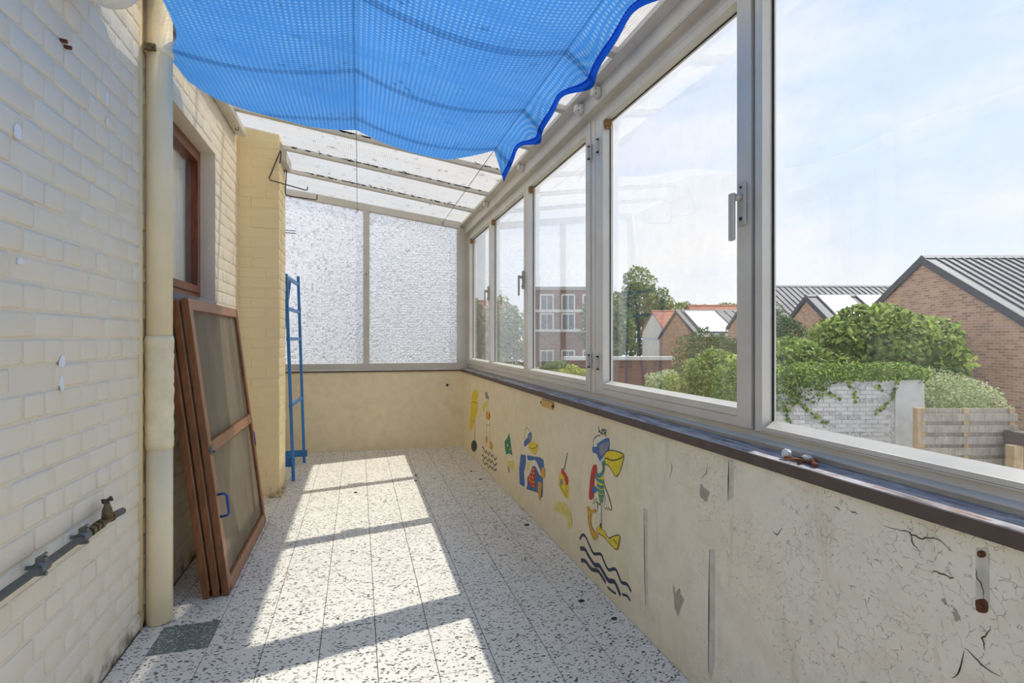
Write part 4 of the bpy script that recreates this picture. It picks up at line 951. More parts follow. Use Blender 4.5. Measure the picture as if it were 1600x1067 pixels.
fl = MB().grid(lambda u, v: flap_pt(u*0.86, v), 12, 220).build('edge_flap', M['tarp'], tn, True)
uv_from(fl, lambda c: (c.x*1.6+c.z*0.8, c.y))
hm = MB().grid(lambda u, v: flap_pt(0.80+u*0.22, v), 3, 220).build('hem', M['hem'], tn, True)
uv_from(hm, lambda c: (c.x, c.y))

# bent rods on the chimney breast
def rod(label, y, pts):
    o = MB().tube([(x, y + dy, z) for x, dy, z in pts], 0.0042, 8).build('bracket_rod', M['wire'], None, True)
    tag(o, label, 'bracket', 'bent rods on the chimney breast')
rod('upper bent dark rod bracket near the top of the chimney breast', 4.08, [(-0.552, 0.05, 2.41), (-0.540, 0.01, 2.42), (-0.532, 0, 2.485), (-0.538, 0, 2.492), (-0.612, 0, 2.290), (-0.606, 0, 2.276), (-0.368, 0, 2.222), (-0.357, 0, 2.226), (-0.356, 0, 2.248)])
rod('lower bent dark rod bracket on the chimney breast corner', 4.36, [(-0.545, 0, 2.42), (-0.536, 0, 2.485), (-0.528, 0.0, 2.488), (-0.540, 0, 2.27), (-0.535, 0, 2.25), (-0.50, 0, 2.24), (-0.32, 0.02, 2.232), (-0.312, 0.02, 2.24), (-0.312, 0.02, 2.275)])
for k, z in enumerate((1.985, 1.965)):
    o = MB().tube([(PX1, 4.40, z), (PX1+0.075, 4.41, z)], 0.003, 6).build('nail', M['wire'])
    tag(o, ('upper' if k == 0 else 'lower') + ' of two short nails sticking out of the chimney breast', 'nail')

# plastic blind clips on the eave beam
def clip(y, z, label, mat):
    t = thing('blind_clip', label, 'clip', 'plastic blind clips on the eave beam', loc=(0,0,0))
    MB().box(1.066, 1.09, y-0.026, y+0.026, z-0.022, z+0.020).build('body', mat, t, bevel=0.007)
    MB().box(1.050, 1.068, y-0.020, y+0.018, z-0.014, z+0.018).build('jaw', mat, t, bevel=0.006)
    for dy, dz in ((-0.018, 0.010), (-0.018, -0.012), (0.016, 0.004)):
        MB().tube([(1.064, y+dy, z+dz), (1.0665, y+dy, z+dz)], 0.004, 8).build('hole', M['black'], t)
clip(2.255, 2.300, 'white plastic clip on the eave beam, nearest the viewer', M['white_plastic'])
clip(2.455, 2.305, 'milky plastic clip on the eave beam beside the nearest white one', M['clear_plastic'])
clip(3.44, 2.318, 'milky plastic clip on the eave beam over the second casement', M['clear_plastic'])
clip(4.46, 2.318, 'milky plastic clip on the eave beam, farthest down the room', M['clear_plastic'])

# covered socket under the sill
cv = thing('blank_cover', 'small ochre cover plate on the parapet just under the sill', 'cover plate')
MB().box(XR-0.010, XR, 2.778, 2.965, 0.738, 0.781).build('plate', plain('ochre_paint', S(206, 168, 96), 0.5), cv, bevel=0.005)
for yy in (2.775, 2.968):
    MB().tube([(XR-0.011, yy, 0.760), (XR, yy, 0.760)], 0.008, 8).build('screw', M['rust'], cv)
pg = MB().tube([(XR-0.16, 5.488, 0.652), (XR-0.16, 5.500, 0.652)], 0.013, 8).build('wall_plug', M['crack'])
tag(pg, 'small dark plug in the end wall near the right corner', 'plug')

# painted figures on the parapet
LAB = {'umbrella': ('painted_umbrella', 'painted folded yellow beach umbrella on the parapet, nearest the end wall'),
 'cap_bird': ('painted_bird', 'small painted bird in a grey cap beside the yellow umbrella'),
 'small_waves': ('painted_waves', 'three short black painted wavy lines under the small capped bird'),
 'green_bag': ('painted_bag', 'painted green beach bag above a patch of yellow sand'),
 'towel_bird': ('painted_bird', 'painted bird with blue cap and red shorts lying on a blue towel'),
 'radio': ('painted_radio', 'painted yellow and red radio with antenna above yellow sand'),
 'diver_bird': ('painted_bird', 'large painted bird with blue diving mask, red tank and flippers'),
 'big_waves': ('painted_waves', 'long dark blue painted wavy lines below the diving bird')}
for key, items in MURAL:
    t = thing(LAB[key][0], LAB[key][1], 'wall painting', 'beach pictures painted on the parapet', loc=(0,0,0))
    for k, (nm, col, kind, wd, pts) in enumerate(items):
        x = XR - 0.0008 - 0.00012*k
        if kind == 'f': flat(smooth_line(pts+[pts[0]], 2)[:-1], x, nm, M['p_'+col], t)
        else: ribbon(smooth_line(pts, 3), wd, x, nm, M['p_'+col], t)

# odds and ends on the sill
def screw(label, p, ang, L, mat, head=0.0045):
    t = thing('rusty_screw', label, 'screw', 'rusty screws heaped on the sill', loc=p, rz=ang)
    r = 0.0026
    MB().tube([(-L/2, 0, r+0.001), (L/2-0.006, 0, r+0.001), (L/2, 0, r+0.001)], [r, r, 0.0006], 8).build('shank', mat, t, True)
    MB().tube([(-L/2-0.004, 0, r+0.001), (-L/2+0.001, 0, r+0.001)], [head, 0.003], 8).build('head', mat, t, True)
M['rust_light'] = plain('rusty_brass', S(166, 124, 84), 0.6, 0.2, var=0.35, scale=120)
for k, (y, x_, a, L, mt) in enumerate(((1.107, 1.089, 0.5, 0.045, 'rust_light'), (1.098, 1.086, 0.55, 0.052, 'rust'), (1.090, 1.085, 0.75, 0.055, 'rust_light'), (1.081, 1.087, 0.65, 0.048, 'rust_light'), (1.070, 1.092, 2.9, 0.050, 'rust'), (1.062, 1.080, 1.2, 0.046, 'rust'))):
    screw('%s screw in the heap on the sill, %s from the clear glass knob' % ('pale rusty' if mt == 'rust_light' else 'dark rusty', ('first', 'second', 'third', 'fourth', 'fifth', 'sixth')[k]), (x_, y, ZS-0.0018+0.004*(k % 2)), math.pi - a, L, M[mt])
def lump(name, label, p, r, mat, cat, seed=0):
    rn = random.Random(seed); mb = MB().sphere((0, 0, 0), (r[0], r[1], r[2]), 9, 6)
    mb.v = [tuple(c*(1+rn.uniform(-0.12, 0.12)) for c in v) for v in mb.v]
    o = mb.build(name, mat); o.location = p; return tag(o, label, cat)
lump('glass_knob', 'small clear glass knob at the far end of the screw heap', (1.084, 1.122, ZS+0.011), (0.012, 0.014, 0.013), M['clear_plastic'], 'knob', 1)
lump('plastic_plug', 'small whitish plastic plug lying on the screw heap', (1.096, 1.068, ZS+0.012), (0.009, 0.016, 0.007), M['clear_plastic'], 'plug', 2)
lump('rust_lump', 'dark lump of rust among the screws on the sill', (1.089, 1.045, ZS+0.006), (0.012, 0.014, 0.009), M['rust'], 'debris', 3)
lump('rust_ball', 'round reddish rusty nut at the near end of the screw heap', (1.079, 1.029, ZS+0.004), (0.008, 0.009, 0.007), plain('red_rust', S(120, 72, 62), 0.8, var=0.3, scale=100), 'nut', 4)
for k, (x_, y, r) in enumerate(((-0.02, 4.05, 0.010), (0.46, 4.42, 0.009), (0.44, 4.25, 0.010), (0.93, 4.42, 0.009), (0.95, 4.15, 0.011), (0.99, 3.05, 0.013), (0.93, 2.10, 0.012), (1.0, 1.93, 0.010))):
    lump('dry_crumb', ('dark dry crumb on the tiles, number %d from the end wall side' % 0) and ['dark crumb on the sunlit tiles near the middle of the floor', 'dark crumb right of the sun patch, farther of a pair', 'dark crumb right of the sun patch, nearer of a pair', 'dark crumb at the parapet foot below the green bag', 'dark crumb at the parapet foot below the towel bird', 'large dark crumb on the tiles below the painted radio', 'dark crumb at the parapet foot by the blue waves', 'dark crumb at the parapet foot nearest the viewer'][k], (x_, y, 0.0035), (r*1.3, r*0.8, 0.004), M['crack'], 'debris', 10+k)
# ------------------------------------------------------------------ outside (axes: r to the right, d away from the house)
cY, sY = math.cos(YAW), math.sin(YAW)
GM = Matrix(((cY, sY, 0, 0), (-sY, cY, 0, 0), (0, 0, 1, 0), (0, 0, 0, 1)))
GZ = -3.0
gr = MB(GM).box(-30, 70, 3.0, 90, GZ-0.2, GZ).build('ground', plain('yard_ground', S(140, 134, 118), 0.95, var=0.25, scale=1.5))
tag(gr, 'grey yard ground far below the windows', 'ground', kind='structure')
def local(t):                                             # shader coordinates in the r, d, z axes
    return mapping(t, pos(t), (1, 1, 1), (0, 0, 0), (0, 0, YAW))
def brickwork(name, c1, c2, mortar, plane='rz', sc=1.0, stain=0.3):
    m, t, b, o = new_mat(name); l = local(t); sp = N(t, 'ShaderNodeSeparateXYZ'); t.links.new(l, sp.inputs[0])
    cb = N(t, 'ShaderNodeCombineXYZ'); t.links.new(sp.outputs[0 if plane == 'rz' else 1], cb.inputs[0]); t.links.new(sp.outputs[2], cb.inputs[1])
    bt = N(t, 'ShaderNodeTexBrick'); bt.inputs['Scale'].default_value = 1.0; bt.inputs['Brick Width'].default_value = 0.22*sc; bt.inputs['Row Height'].default_value = 0.075*sc; bt.inputs['Mortar Size'].default_value = 0.009*sc
    bt.inputs['Color1'].default_value = c1+(1,); bt.inputs['Color2'].default_value = c2+(1,); bt.inputs['Mortar'].default_value = mortar+(1,)
    t.links.new(cb.outputs[0], bt.inputs['Vector'])
    c = mixc(t, cramp(t, noise(t, pos(t), 1.2, 5), [(0.4, 0.0), (0.75, stain)]), bt.outputs[0], tuple(v*0.5 for v in c1))
    t.links.new(c, b.inputs['Base Color']); b.inputs['Roughness'].default_value = 0.85
    bump(t, b, bt.outputs['Fac'], -0.4, 0.01); return m
M['brick_gable'] = brickwork('shed_brick', S(220, 174, 142), S(176, 126, 98), S(206, 194, 180), 'dz')
M['brick_side'] = brickwork('shed_side_brick', S(220, 174, 142), S(176, 126, 98), S(206, 194, 180), 'rz')
M['brick_dark'] = brickwork('dark_red_brick', S(142, 88, 74), S(116, 70, 62), S(150, 136, 126), 'rz')
M['zinc'] = plain('zinc_roof', S(118, 118, 122), 0.65, 0.0, var=0.1, scale=1.5)
M['zinc_dark'] = plain('zinc_edge', S(84, 84, 92), 0.65, 0.0, var=0.1)
M['skylight'] = plain('white_skylight', S(222, 228, 234), 0.2, var=0.04)
M['roof_tile'] = brickwork('red_roof_tiles', S(190, 128, 104), S(164, 104, 84), S(122, 78, 64), 'rz', 1.6)
M['white_render'] = plain('white_render', S(220, 218, 214), 0.8, var=0.06, scale=2)
M['grey_render'] = plain('grey_render', S(170, 168, 164), 0.8, var=0.06, scale=2)
M['dark_glass'] = plain('house_window_glass', S(84, 92, 104), 0.15, var=0.1)
M['white_frame'] = plain('white_window_frame', S(232, 232, 230), 0.5, var=0.03)

def shed(label, rg, d0, zap, half, slope, length, eave_low, seam=0.26, seams=True, sky=()):
    """gable end faces left at r=rg; ridge at depth d0 runs to the right"""
    t = thing('brick_shed', label, 'building', 'brick workshops behind the garden', loc=(GM @ Vector((rg, d0, GZ))))
    t.location = (0, 0, 0)
    zl = zap - half*slope
    MB(GM).prism([(d0-half, GZ), (d0+half, GZ), (d0+half, zl), (d0, zap), (d0-half, zl)], 'x', rg, rg+0.3).build('gable_wall', M['brick_gable'], t, fix=True)
    MB(GM).box(rg+0.3, rg+length, d0-half+0.05, d0-half+0.3, GZ, zl).build('side_wall', M['brick_side'], t)
    for s, nm in ((-1, 'near_roof'), (1, 'far_roof')):
        MB(GM).prism([(d0, zap+0.06), (d0+s*(half+0.15), zl-0.15*slope+0.06), (d0+s*(half+0.15), zl-0.15*slope+0.12), (d0, zap+0.12)], 'x', rg-0.03, rg+length).build(nm, M['zinc'], t, fix=True)
        MB(GM).prism([(d0, zap-0.10), (d0+s*(half+0.15), zl-0.15*slope-0.10), (d0+s*(half+0.15), zl-0.15*slope+0.14), (d0, zap+0.14)], 'x', rg-0.07, rg-0.03).build('barge_board', M['zinc_dark'], t, fix=True)
    MB(GM).prism([(d0-0.16, zap+0.06), (d0, zap+0.17), (d0+0.16, zap+0.06)], 'x', rg-0.05, rg+length).build('ridge_cap', M['zinc'], t, fix=True)
    if seams:
        hw = 0.018; me = MB(GM).prism([(d0-0.1, zap+0.1-0.1*slope), (d0-half-0.15, zap+0.1-(half+0.15)*slope), (d0-half-0.15, zap+0.17-(half+0.15)*slope), (d0-0.1, zap+0.17-0.1*slope)], 'x', -hw, hw).mesh('roof_seam', M['zinc_dark'])
        k = 0
        while rg + 0.3 + k*seam < rg + length:
            off = GM @ Vector((rg+0.3+k*seam, 0, 0)); inst('roof_seam', me, t, off); k += 1
    for (r0, r1, t0, t1) in sky:
        f = MB(GM).prism([(d0-half*t0, zap+0.13-half*t0*slope), (d0-half*t1, zap+0.13-half*t1*slope), (d0-half*t1, zap+0.19-half*t1*slope), (d0-half*t0, zap+0.19-half*t0*slope)], 'x', r0, r1).build('skylight', M['zinc_dark'], t, fix=True)
        e_ = 0.05
        MB(GM).prism([(d0-half*t0-e_, zap+0.18-(half*t0+e_)*slope), (d0-half*t1+e_, zap+0.18-(half*t1-e_)*slope), (d0-half*t1+e_, zap+0.20-(half*t1-e_)*slope), (d0-half*t0-e_, zap+0.20-(half*t0+e_)*slope)], 'x', r0+0.06, r1-0.06).build('skylight_pane', M['skylight'], f, fix=True)
    return t
K1 = 12.55
shed('brick workshop with grey standing seam roof, nearest on the right', K1, 16.0, 3.52, 3.85, 0.62, 12, 0)
shed('low brick workshop with white skylights between two taller roofs', K1, 22.3, 2.86, 2.05, 0.66, 12, 0, seams=False, sky=((K1+0.35, K1+1.75, 0.04, 0.97), (K1+2.0, K1+3.4, 0.04, 0.97), (K1+3.65, K1+5.0, 0.04, 0.97)))
shed('tall brick workshop with grey ribbed roof, behind the window post', K1+0.6, 28.3, 3.86, 3.6, 0.58, 16, 0, 0.30)
shed('far low brick workshop with one skylight, seen through the large casement', K1-1.0, 36.8, 3.0, 4.3, 0.42, 14, 0, seams=True, seam=0.6, sky=((K1-0.6, K1+1.6, 0.06, 0.9),))

def tiled_house(label, r0, r1, d0, zap, half, slope, gable_mat, wall_mat):
    t = thing('tiled_house', label, 'building')
    zl = zap-half*slope
    MB(GM).prism([(d0-half, GZ), (d0+half, GZ), (d0+half, zl), (d0, zap), (d0-half, zl)], 'x', r0, r0+0.3).build('gable_wall', gable_mat, t, fix=True)
    MB(GM).box(r0+0.3, r1, d0-half+0.02, d0-half+0.3, GZ, zl).build('front_wall', wall_mat, t)
    for s in (-1, 1):
        MB(GM).prism([(d0, zap), (d0+s*(half+0.2), zl-0.2*slope), (d0+s*(half+0.2), zl-0.2*slope+0.1), (d0, zap+0.1)], 'x', r0-0.1, r1).build('roof_slope', M['roof_tile'], t, fix=True)
    MB(GM).prism([(d0-0.15, zap+0.08), (d0, zap+0.2), (d0+0.15, zap+0.08)], 'x', r0-0.1, r1).build('ridge_tiles', M['roof_tile'], t, fix=True)
    return t
tiled_house('small house with red tiled roof and white gable beyond the yard', 12.37, 16.2, 46.0, 3.45, 3.7, 0.46, M['white_render'], M['brick_dark'])
tiled_house('long low house with red tiled roof farthest behind the workshops', 17.5, 27.0, 52.0, 4.3, 4.0, 0.5, M['white_render'], M['white_render'])
tiled_house('house with orange tiled roof seen through the farthest casement', -3.6, -0.6, 40.0, 3.9, 3.5, 0.5, M['white_render'], M['grey_render'])

# brick terrace house with white bands
bh = thing('terrace_house', 'flat topped brick house with white bands seen through the middle casement', 'building')
MB(GM).box(1.1, 5.4, 32.0, 38.0, GZ, 4.1).build('wall', M['brick_dark'], bh)
MB(GM).box(1.0, 5.5, 31.9, 38.1, 4.1, 4.3).build('parapet_cap', M['grey_render'], bh)
for z in (2.75, 1.55):
    MB(GM).box(1.05, 5.45, 31.9, 32.0, z, z+0.16).build('white_band', M['white_frame'], bh)
for (r, z) in ((1.7, 1.95), (3.0, 1.95), (4.3, 1.95), (1.7, -0.3), (3.0, -0.3), (4.3, -0.3), (1.7, 3.1), (3.0, 3.1), (4.3, 3.1)):
    f = MB(GM).box(r, r+0.85, 31.93, 32.02, z-0.35, z+0.75).build('window', M['white_frame'], bh)
    MB(GM).box(r+0.09, r+0.40, 31.915, 31.95, z-0.26, z+0.66).box(r+0.46, r+0.76, 31.915, 31.95, z-0.26, z+0.66).build('window_pane', M['dark_glass'], f)
# low garden wall of dark brick
gw = thing('garden_wall', 'low dark red brick garden wall with pale coping below the trees', 'wall')
MB(GM).box(2.2, 6.4, 21.0, 21.25, GZ, 0.28).build('brickwork', M['brick_dark'], gw)
MB(GM).box(2.1, 6.5, 20.92, 21.33, 0.28, 0.42).build('coping', M['white_render'], gw)
dp2 = MB(GM).tube([(11.4, 33.1, GZ), (11.4, 33.1, 1.3)], 0.07, 8).build('far_downpipe', M['zinc']); tag(dp2, 'grey downpipe on the far brick workshop corner', 'pipe')

# whitewashed brick wall with every brick laid
ww = thing('whitewashed_wall', 'whitewashed brick wall overgrown with ivy outside the near window', 'wall')
def whitewash():
    m, t, b, o = new_mat('whitewash'); p = pos(t)
    c = cramp(t, noise(t, p, 7, 5), [(0.3, S(206, 206, 208)), (0.7, S(228, 227, 226))])
    oi = N(t, 'ShaderNodeObjectInfo')
    bare = math_(t, 'MULTIPLY', math_(t, 'GREATER_THAN', oi.outputs['Random'], 0.72), cramp(t, noise(t, p, 22, 4), [(0.4, 0.0), (0.55, 0.55)]))
    c = mixc(t, bare, c, S(150, 148, 146)); c = mixc(t, cramp(t, noise(t, p, 60, 3), [(0.68, 0.0), (0.74, 0.5)]), c, S(120, 120, 116))
    t.links.new(c, b.inputs['Base Color']); b.inputs['Roughness'].default_value = 0.85; bump(t, b, noise(t, p, 40, 4), 0.4, 0.006); return m
M['whitewash'] = whitewash()
WD = 9.0; WR0, WR1, WRp = 4.2, 6.58, 7.08; WZT = 0.40
MB(GM).box(WR0-0.15, WRp, WD, WD+0.3, GZ, WZT).build('backing', M['whitewash'], ww)
MB(GM).box(WRp-0.5, WRp, WD-0.012, WD, -1.6, WZT+0.03).build('render_band', M['whitewash'], ww, bevel=0.006)
wb = [MB(GM).box(-0.098, 0.098, -0.012, 0.004, 0.005, 0.066).mesh('brick', M['whitewash'])]
row = 0; z = WZT-0.072
while z > -1.15:
    r = WR0 + (0.104 if row % 2 else 0)
    while r < WR1 - 0.1:
        u_, v_, zc_ = 800+F_PX*r/WD, 529-F_PX*(z-CAM_H)/WD, WD
        if v_ < 529 + 130 + (u_-1213)*0.26 and u_ > 1195:
            o = inst('brick', wb[0], ww, GM @ Vector((r, WD + random.uniform(-0.004, 0.006), z)))
        r += 0.208
    z -= 0.072; row += 1
# fence of alternating boards
fc = thing('board_fence', 'grey slatted wooden fence panel next to the whitewashed wall', 'fence')
FD = 8.0; fr0, fr1 = 6.20, 7.66
z = 0.075; k = 0
for k in range(11):
    front = k % 2 == 1
    hgt = 0.115 if front else 0.095
    z0 = z - hgt
    MB(GM).box(fr0+0.02*(not front), fr1-0.03*(not front)+0.02*front, FD-(0.05 if front else 0.0), FD-(0.03 if front else -0.02), z0+random.uniform(-0.004, 0.004), z).build('board', M['fence'], fc, bevel=0.004)
    z = z0 + (0.018 if front else 0.02)
for r in (fr0+0.02, (fr0+fr1)/2-0.05, fr1-0.08):
    MB(GM).box(r, r+0.075, FD-0.03, FD+0.012, -0.95, 0.085).build('batten', M['post'], fc, bevel=0.003)
MB(GM).box(fr0-0.05, fr0+0.0, FD-0.06, FD+0.04, -1.0, 0.09).build('post', M['post'], fc, bevel=0.003)
pt = MB(GM).box(7.29, 7.425, 7.60, 7.74, GZ, -0.42).build('wooden_post', M['post'], None, bevel=0.006); tag(pt, 'short pale wooden post in front of the fence end', 'post')
sc_ = MB(GM).box(7.44, 8.4, 7.6, 7.9, GZ, -0.45).build('white_low_wall', M['white_render']); tag(sc_, 'low white wall beside the wooden post at the right edge', 'wall')
cp_ = MB(GM).prism([(7.44, -0.45), (8.5, -0.45), (8.5, -0.30), (7.45, -0.24)], 'y', 7.5, 7.93).build('wall_coping', plain('brown_coping', S(96, 80, 74), 0.8), None, fix=True); tag(cp_, 'dark brown coping on the low white wall', 'coping')

# ------------------------------------------------------------------ planting
def leafmat(name, dark, light, trans=0.35):
    m, t, b, o = new_mat(name); t.nodes.remove(b); p = pos(t)
    gi = N(t, 'ShaderNodeNewGeometry')
    c = mixc(t, gi.outputs['Random Per Island'], dark, light)
    df = N(t, 'ShaderNodeBsdfDiffuse'); t.links.new(c, df.inputs[0]); tl = N(t, 'ShaderNodeBsdfTranslucent'); t.links.new(c, tl.inputs[0])
    gl = N(t, 'ShaderNodeBsdfGlossy'); gl.inputs['Roughness'].default_value = 0.45; gl.inputs[0].default_value = (1, 1, 1, 1)
    a = N(t, 'ShaderNodeMixShader'); a.inputs[0].default_value = trans; t.links.new(df.outputs[0], a.inputs[1]); t.links.new(tl.outputs[0], a.inputs[2])
    d = N(t, 'ShaderNodeMixShader'); d.inputs[0].default_value = 0.025; t.links.new(a.outputs[0], d.inputs[1]); t.links.new(gl.outputs[0], d.inputs[2])
    t.links.new(d.outputs[0], o.inputs[0]); return m
L_laurel = leafmat('laurel_leaf', S(70, 100, 36), S(190, 208, 112))
L_dark = leafmat('conifer_leaf', S(58, 84, 50), S(110, 134, 74))
L_ivy = leafmat('ivy_leaf', S(56, 92, 38), S(172, 196, 92))
L_var = leafmat('variegated_leaf', S(136, 156, 92), S(226, 228, 190))
L_tree = leafmat('tree_leaf', S(86, 112, 58), S(150, 168, 92))
L_pale = leafmat('pale_tree_leaf', S(126, 140, 76), S(186, 188, 122))
L_yel = leafmat('yellow_green_leaf', S(150, 170, 70), S(206, 212, 110))
def leaves(mb, blobs, n, size, rn, flat_=0.6, asp=2.2):
    tot = sum(b[3]*b[4]*b[5] for b in blobs)
    for b in blobs:
        k = int(n*b[3]*b[4]*b[5]/tot)
        for _ in range(k):
            d = Vector((rn.gauss(0,1), rn.gauss(0,1), rn.gauss(0,1))).normalized()
            rad = rn.random()**0.33; rad = 0.45+0.55*rad if rn.random() < 0.75 else rad
            wob = 1 + 0.16*math.sin(d.x*5+b[0]*3)*math.cos(d.z*6+b[1])
            c = Vector((b[0]+d.x*b[3]*rad*wob, b[1]+d.y*b[4]*rad*wob, b[2]+d.z*b[5]*rad*wob))
            nrm = (d*0.6 + Vector((rn.gauss(0,1), rn.gauss(0,1), rn.gauss(0,1)+flat_))*0.6).normalized()
            t1 = nrm.orthogonal().normalized(); a = rn.uniform(0, 6.28)
            t1 = (Matrix.Rotation(a, 3, nrm) @ t1); t2 = nrm.cross(t1)
            s = size*rn.uniform(0.6, 1.25)
            p0 = c - t1*s*0.5*asp*0.5; p2 = c + t1*s*0.5*asp*0.5; w_ = t2*s*0.28; dn = -nrm*s*0.06
            mb.add([tuple(p0), tuple(c+w_+dn), tuple(p2), tuple(c-w_+dn)], [(0,1,2,3)])
    return mb
def plant(name, label, cat, blobs, n, size, mat, seed, trunk=None, group=None, asp=2.2, stems=None):
    t = thing(name, label, cat, group); rn = random.Random(seed)
    o = leaves(MB(GM), blobs, n, size, rn, asp=asp).build('foliage', mat, t); o['kind'] = 'stuff'
    if trunk: MB(GM).tube([(trunk[0], trunk[1], GZ), (trunk[0]+0.05, trunk[1], (GZ+trunk[2])/2), (trunk[0], trunk[1], trunk[2])], [trunk[3], trunk[3]*0.8, trunk[3]*0.5], 8).build('trunk', M['bark'], t, True)
    return t
M['bark'] = plain('bark', S(96, 82, 66), 0.9, var=0.3, scale=8, bmp=0.5)
plant('laurel_bush', 'big glossy green laurel bush behind the whitewashed wall', 'bush', [(6.0, 11.2, 0.55, 1.1, 0.9, 0.62), (7.8, 11.4, 1.15, 1.2, 1.0, 0.75), (8.9, 11.6, 0.95, 1.0, 0.9, 0.70), (5.2, 11.0, 0.45, 0.8, 0.8, 0.5), (7.5, 11.4, 1.5, 0.4, 0.5, 0.4), (8.2, 11.6, 1.5, 0.45, 0.5, 0.35), (9.4, 11.8, 0.5, 0.7, 0.8, 0.7), (6.9, 11.0, 0.2, 2.2, 0.7, 0.8)], 15000, 0.15, L_laurel, 1, (7.2, 11.4, 0.6, 0.07))
plant('conifer', 'dark green conifer at the left end of the laurel bush', 'tree', [(6.6, 13.5, 1.0, 0.75, 0.8, 1.0), (7.2, 13.7, 0.9, 0.6, 0.7, 0.85), (6.2, 13.5, 0.2, 0.7, 0.8, 1.2)], 9000, 0.09, L_dark, 2, (6.8, 13.6, 0.6, 0.08))
plant('dark_shrub', 'dark round shrub against the brick gable on the right', 'bush', [(11.3, 14.6, 0.9, 0.75, 0.7, 0.9), (11.5, 14.4, 0.2, 0.75, 0.7, 0.9), (11.5, 14.5, -0.9, 0.8, 0.7, 1.0)], 6000, 0.10, L_dark, 3, (11.4, 14.6, 0.2, 0.06))
plant('variegated_bush', 'pale variegated bush between the ivy wall and the fence', 'bush', [(7.75, 9.7, 0.15, 0.55, 0.45, 0.42), (8.3, 9.8, 0.08, 0.6, 0.45, 0.42), (8.8, 9.9, -0.1, 0.45, 0.45, 0.4), (8.2, 9.7, -0.5, 0.95, 0.45, 0.5)], 9000, 0.055, L_var, 4, (7.9, 9.8, 0.0, 0.04))
plant('ivy', 'thick ivy creeping over the top of the whitewashed wall', 'climbing plant', [(4.35, 9.05, 0.42, 0.75, 0.28, 0.28), (5.1, 9.05, 0.50, 0.6, 0.28, 0.24), (5.9, 9.1, 0.56, 0.6, 0.28, 0.17), (6.6, 9.1, 0.58, 0.55, 0.3, 0.17), (7.0, 9.2, 0.5, 0.3, 0.3, 0.2), (4.5, 8.95, 0.15, 0.5, 0.12, 0.30), (5.05, 8.95, 0.25, 0.35, 0.1, 0.2), (4.3, 8.95, -0.3, 0.2, 0.1, 0.5), (3.9, 9.0, 0.3, 0.5, 0.3, 0.5)], 9500, 0.075, L_ivy, 5, asp=1.5)
iv = [o for o in COL.objects if o.name == 'ivy'][0]
rn = random.Random(9); mb = MB(GM)
for (pts) in ([(4.85, 0.2), (5.0, -0.05), (5.2, -0.2), (5.42, -0.33)], [(5.2, 0.35), (5.45, 0.2), (5.65, 0.1)], [(5.75, 0.4), (5.85, 0.2), (5.9, 0.05)], [(6.6, 0.45), (6.5, 0.1), (6.35, -0.06), (6.2, -0.12)], [(6.25, 0.4), (6.35, 0.2)], [(4.6, 0.1), (4.7, -0.2), (4.8, -0.3)]):
    for (a, b2) in zip(pts, pts[1:]):
        nseg = max(3, int(math.hypot(b2[0]-a[0], b2[1]-a[1])/0.025))
        for k in range(nseg):
            t = k/nseg; c = Vector((a[0]+(b2[0]-a[0])*t+rn.gauss(0, 0.02), 8.96+rn.gauss(0, 0.01), a[1]+(b2[1]-a[1])*t+rn.gauss(0, 0.02))); s = rn.uniform(0.02, 0.04)
            mb.add([(c.x-s, c.y, c.z), (c.x, c.y-0.01, c.z-s), (c.x+s, c.y, c.z), (c.x, c.y-0.01, c.z+s)], [(0,1,2,3)])
o = mb.build('trailing_stems', L_ivy, iv); o['kind'] = 'stuff'
plant('garden_bush', 'bright green bush below the far workshop, left of the ivy wall', 'bush', [(3.9, 12.4, -0.25, 0.55, 0.6, 0.6), (4.55, 12.4, 0.1, 0.55, 0.6, 0.7), (4.85, 12.4, 0.42, 0.45, 0.5, 0.5)], 7000, 0.09, L_laurel, 6, (4.3, 12.4, -0.2, 0.05))
plant('dark_tree', 'dark tree leaning on the workshop gable behind the bright bush', 'tree', [(5.6, 15.5, 0.6, 0.8, 0.8, 0.8), (6.4, 15.6, 0.4, 0.8, 0.8, 0.9), (5.4, 15.5, -0.2, 1.0, 0.7, 0.7)], 6000, 0.10, L_dark, 16, (5.9, 15.5, 0.3, 0.07))
plant('tall_tree', 'tall leafy tree rising above the workshops, middle of the large casement', 'tree', [(12.9, 53.0, 4.4, 2.5, 2.0, 2.6), (12.8, 53.0, 6.8, 1.7, 1.6, 1.7), (14.7, 53.0, 4.7, 1.6, 1.6, 1.8), (15.5, 53.2, 3.6, 1.4, 1.3, 1.4), (10.9, 53.0, 3.6, 2.1, 1.8, 2.5), (12.9, 53, 1.5, 3.3, 2.0, 2.5)], 9000, 0.40, L_tree, 7, (12.8, 53, 3.5, 0.25), 'trees beyond the yard', 1.7)
plant('pale_tree', 'pale green tree just right of the tall tree', 'tree', [(16.0, 57.5, 3.8, 1.4, 1.2, 1.4), (15.2, 57.5, 4.9, 1.0, 0.9, 1.0), (17.0, 57.5, 3.2, 0.9, 1.0, 1.0)], 2600, 0.38, L_pale, 8, (16.0, 57.5, 2.5, 0.2), 'trees beyond the yard', 1.7)
plant('broad_tree', 'broad tree left of the tall tree, at the hinge side of the large casement', 'tree', [(7.2, 40.0, 2.8, 1.5, 1.5, 2.0), (7.9, 40.0, 1.6, 1.5, 1.5, 2.0), (6.9, 40.0, 0.6, 1.3, 1.3, 1.8)], 5000, 0.32, L_tree, 9, (7.4, 40, 2.0, 0.2), 'trees beyond the yard', 1.7)
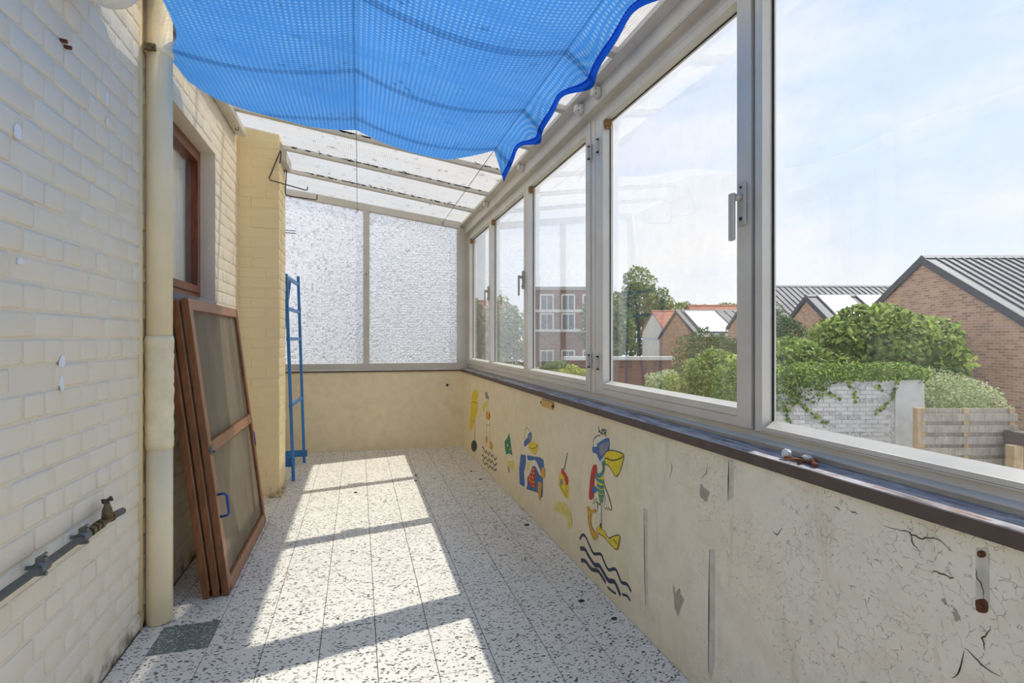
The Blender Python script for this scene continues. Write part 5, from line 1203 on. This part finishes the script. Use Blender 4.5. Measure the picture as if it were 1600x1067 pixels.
plant('far_tree', 'far low tree line peeping over the long tiled roof', 'tree', [(19.6, 60.0, 4.6, 1.3, 1.2, 0.8), (21.4, 60, 4.4, 1.5, 1.2, 0.7), (25, 60, 4.6, 2.5, 1.2, 0.6), (29, 60, 4.5, 2.5, 1.2, 0.6)], 3000, 0.35, L_tree, 10, (20, 60, 4.0, 0.2), 'trees beyond the yard', 1.7)
plant('street_tree', 'leafy tree seen through the second casement', 'tree', [(-0.6, 29.0, 2.0, 1.1, 1.2, 1.4), (0.3, 29.0, 1.4, 0.9, 1.2, 1.4), (-0.4, 29, 0.2, 1.2, 1.2, 1.2)], 4500, 0.24, L_tree, 11, (-0.3, 29, 1.5, 0.16), 'trees beyond the yard', 1.7)
plant('slim_tree', 'slim dark tree seen through the farthest casement', 'tree', [(-2.2, 31.0, 2.6, 0.5, 0.6, 0.9), (-2.2, 31.0, 1.0, 0.6, 0.6, 1.2)], 1800, 0.22, L_dark, 12, (-2.2, 31, 1.5, 0.1), 'trees beyond the yard', 1.7)
plant('house_tree', 'tree standing in front of the brick terrace house', 'tree', [(4.4, 27.0, 1.8, 0.9, 0.9, 1.7), (4.7, 27.0, 0.4, 0.9, 0.9, 1.2)], 4000, 0.24, L_dark, 13, (4.5, 27, 1.2, 0.14), 'trees beyond the yard', 1.7)
plant('hedge_bush', 'green bush below the brick terrace house', 'bush', [(1.5, 18.0, -0.2, 0.8, 0.7, 0.6), (0.6, 18.0, -0.4, 0.8, 0.7, 0.6), (2.0, 18.2, -0.4, 0.5, 0.6, 0.4)], 4000, 0.15, L_tree, 14, (1.2, 18, -0.5, 0.05))
plant('yellow_bush', 'yellow green bush beside the low brick garden wall', 'bush', [(1.9, 16.0, -0.1, 0.5, 0.5, 0.42), (2.3, 16.0, -0.35, 0.35, 0.4, 0.3)], 3000, 0.10, L_yel, 15, (1.9, 16, -0.4, 0.04))
plant('climber', 'loose pale shrub climbing at the foot of the far workshop', 'bush', [(4.1, 14.2, -0.2, 0.6, 0.5, 0.5), (3.7, 14.2, -0.6, 0.5, 0.5, 0.5)], 3000, 0.09, L_var, 17, (4.0, 14.2, -0.5, 0.04))
plant('neighbour_shrub', 'dark shrub blurred behind the lower half of the frosted end glass', 'bush', [(-1.6, 9.2, 0.9, 0.45, 0.6, 0.75), (-2.2, 9.4, 0.5, 0.6, 0.6, 0.8), (-2.9, 9.4, 0.1, 0.5, 0.6, 0.8), (-1.7, 9.2, -0.3, 0.6, 0.6, 0.9)], 5000, 0.13, L_dark, 18, (-2.0, 9.3, 0.3, 0.05))
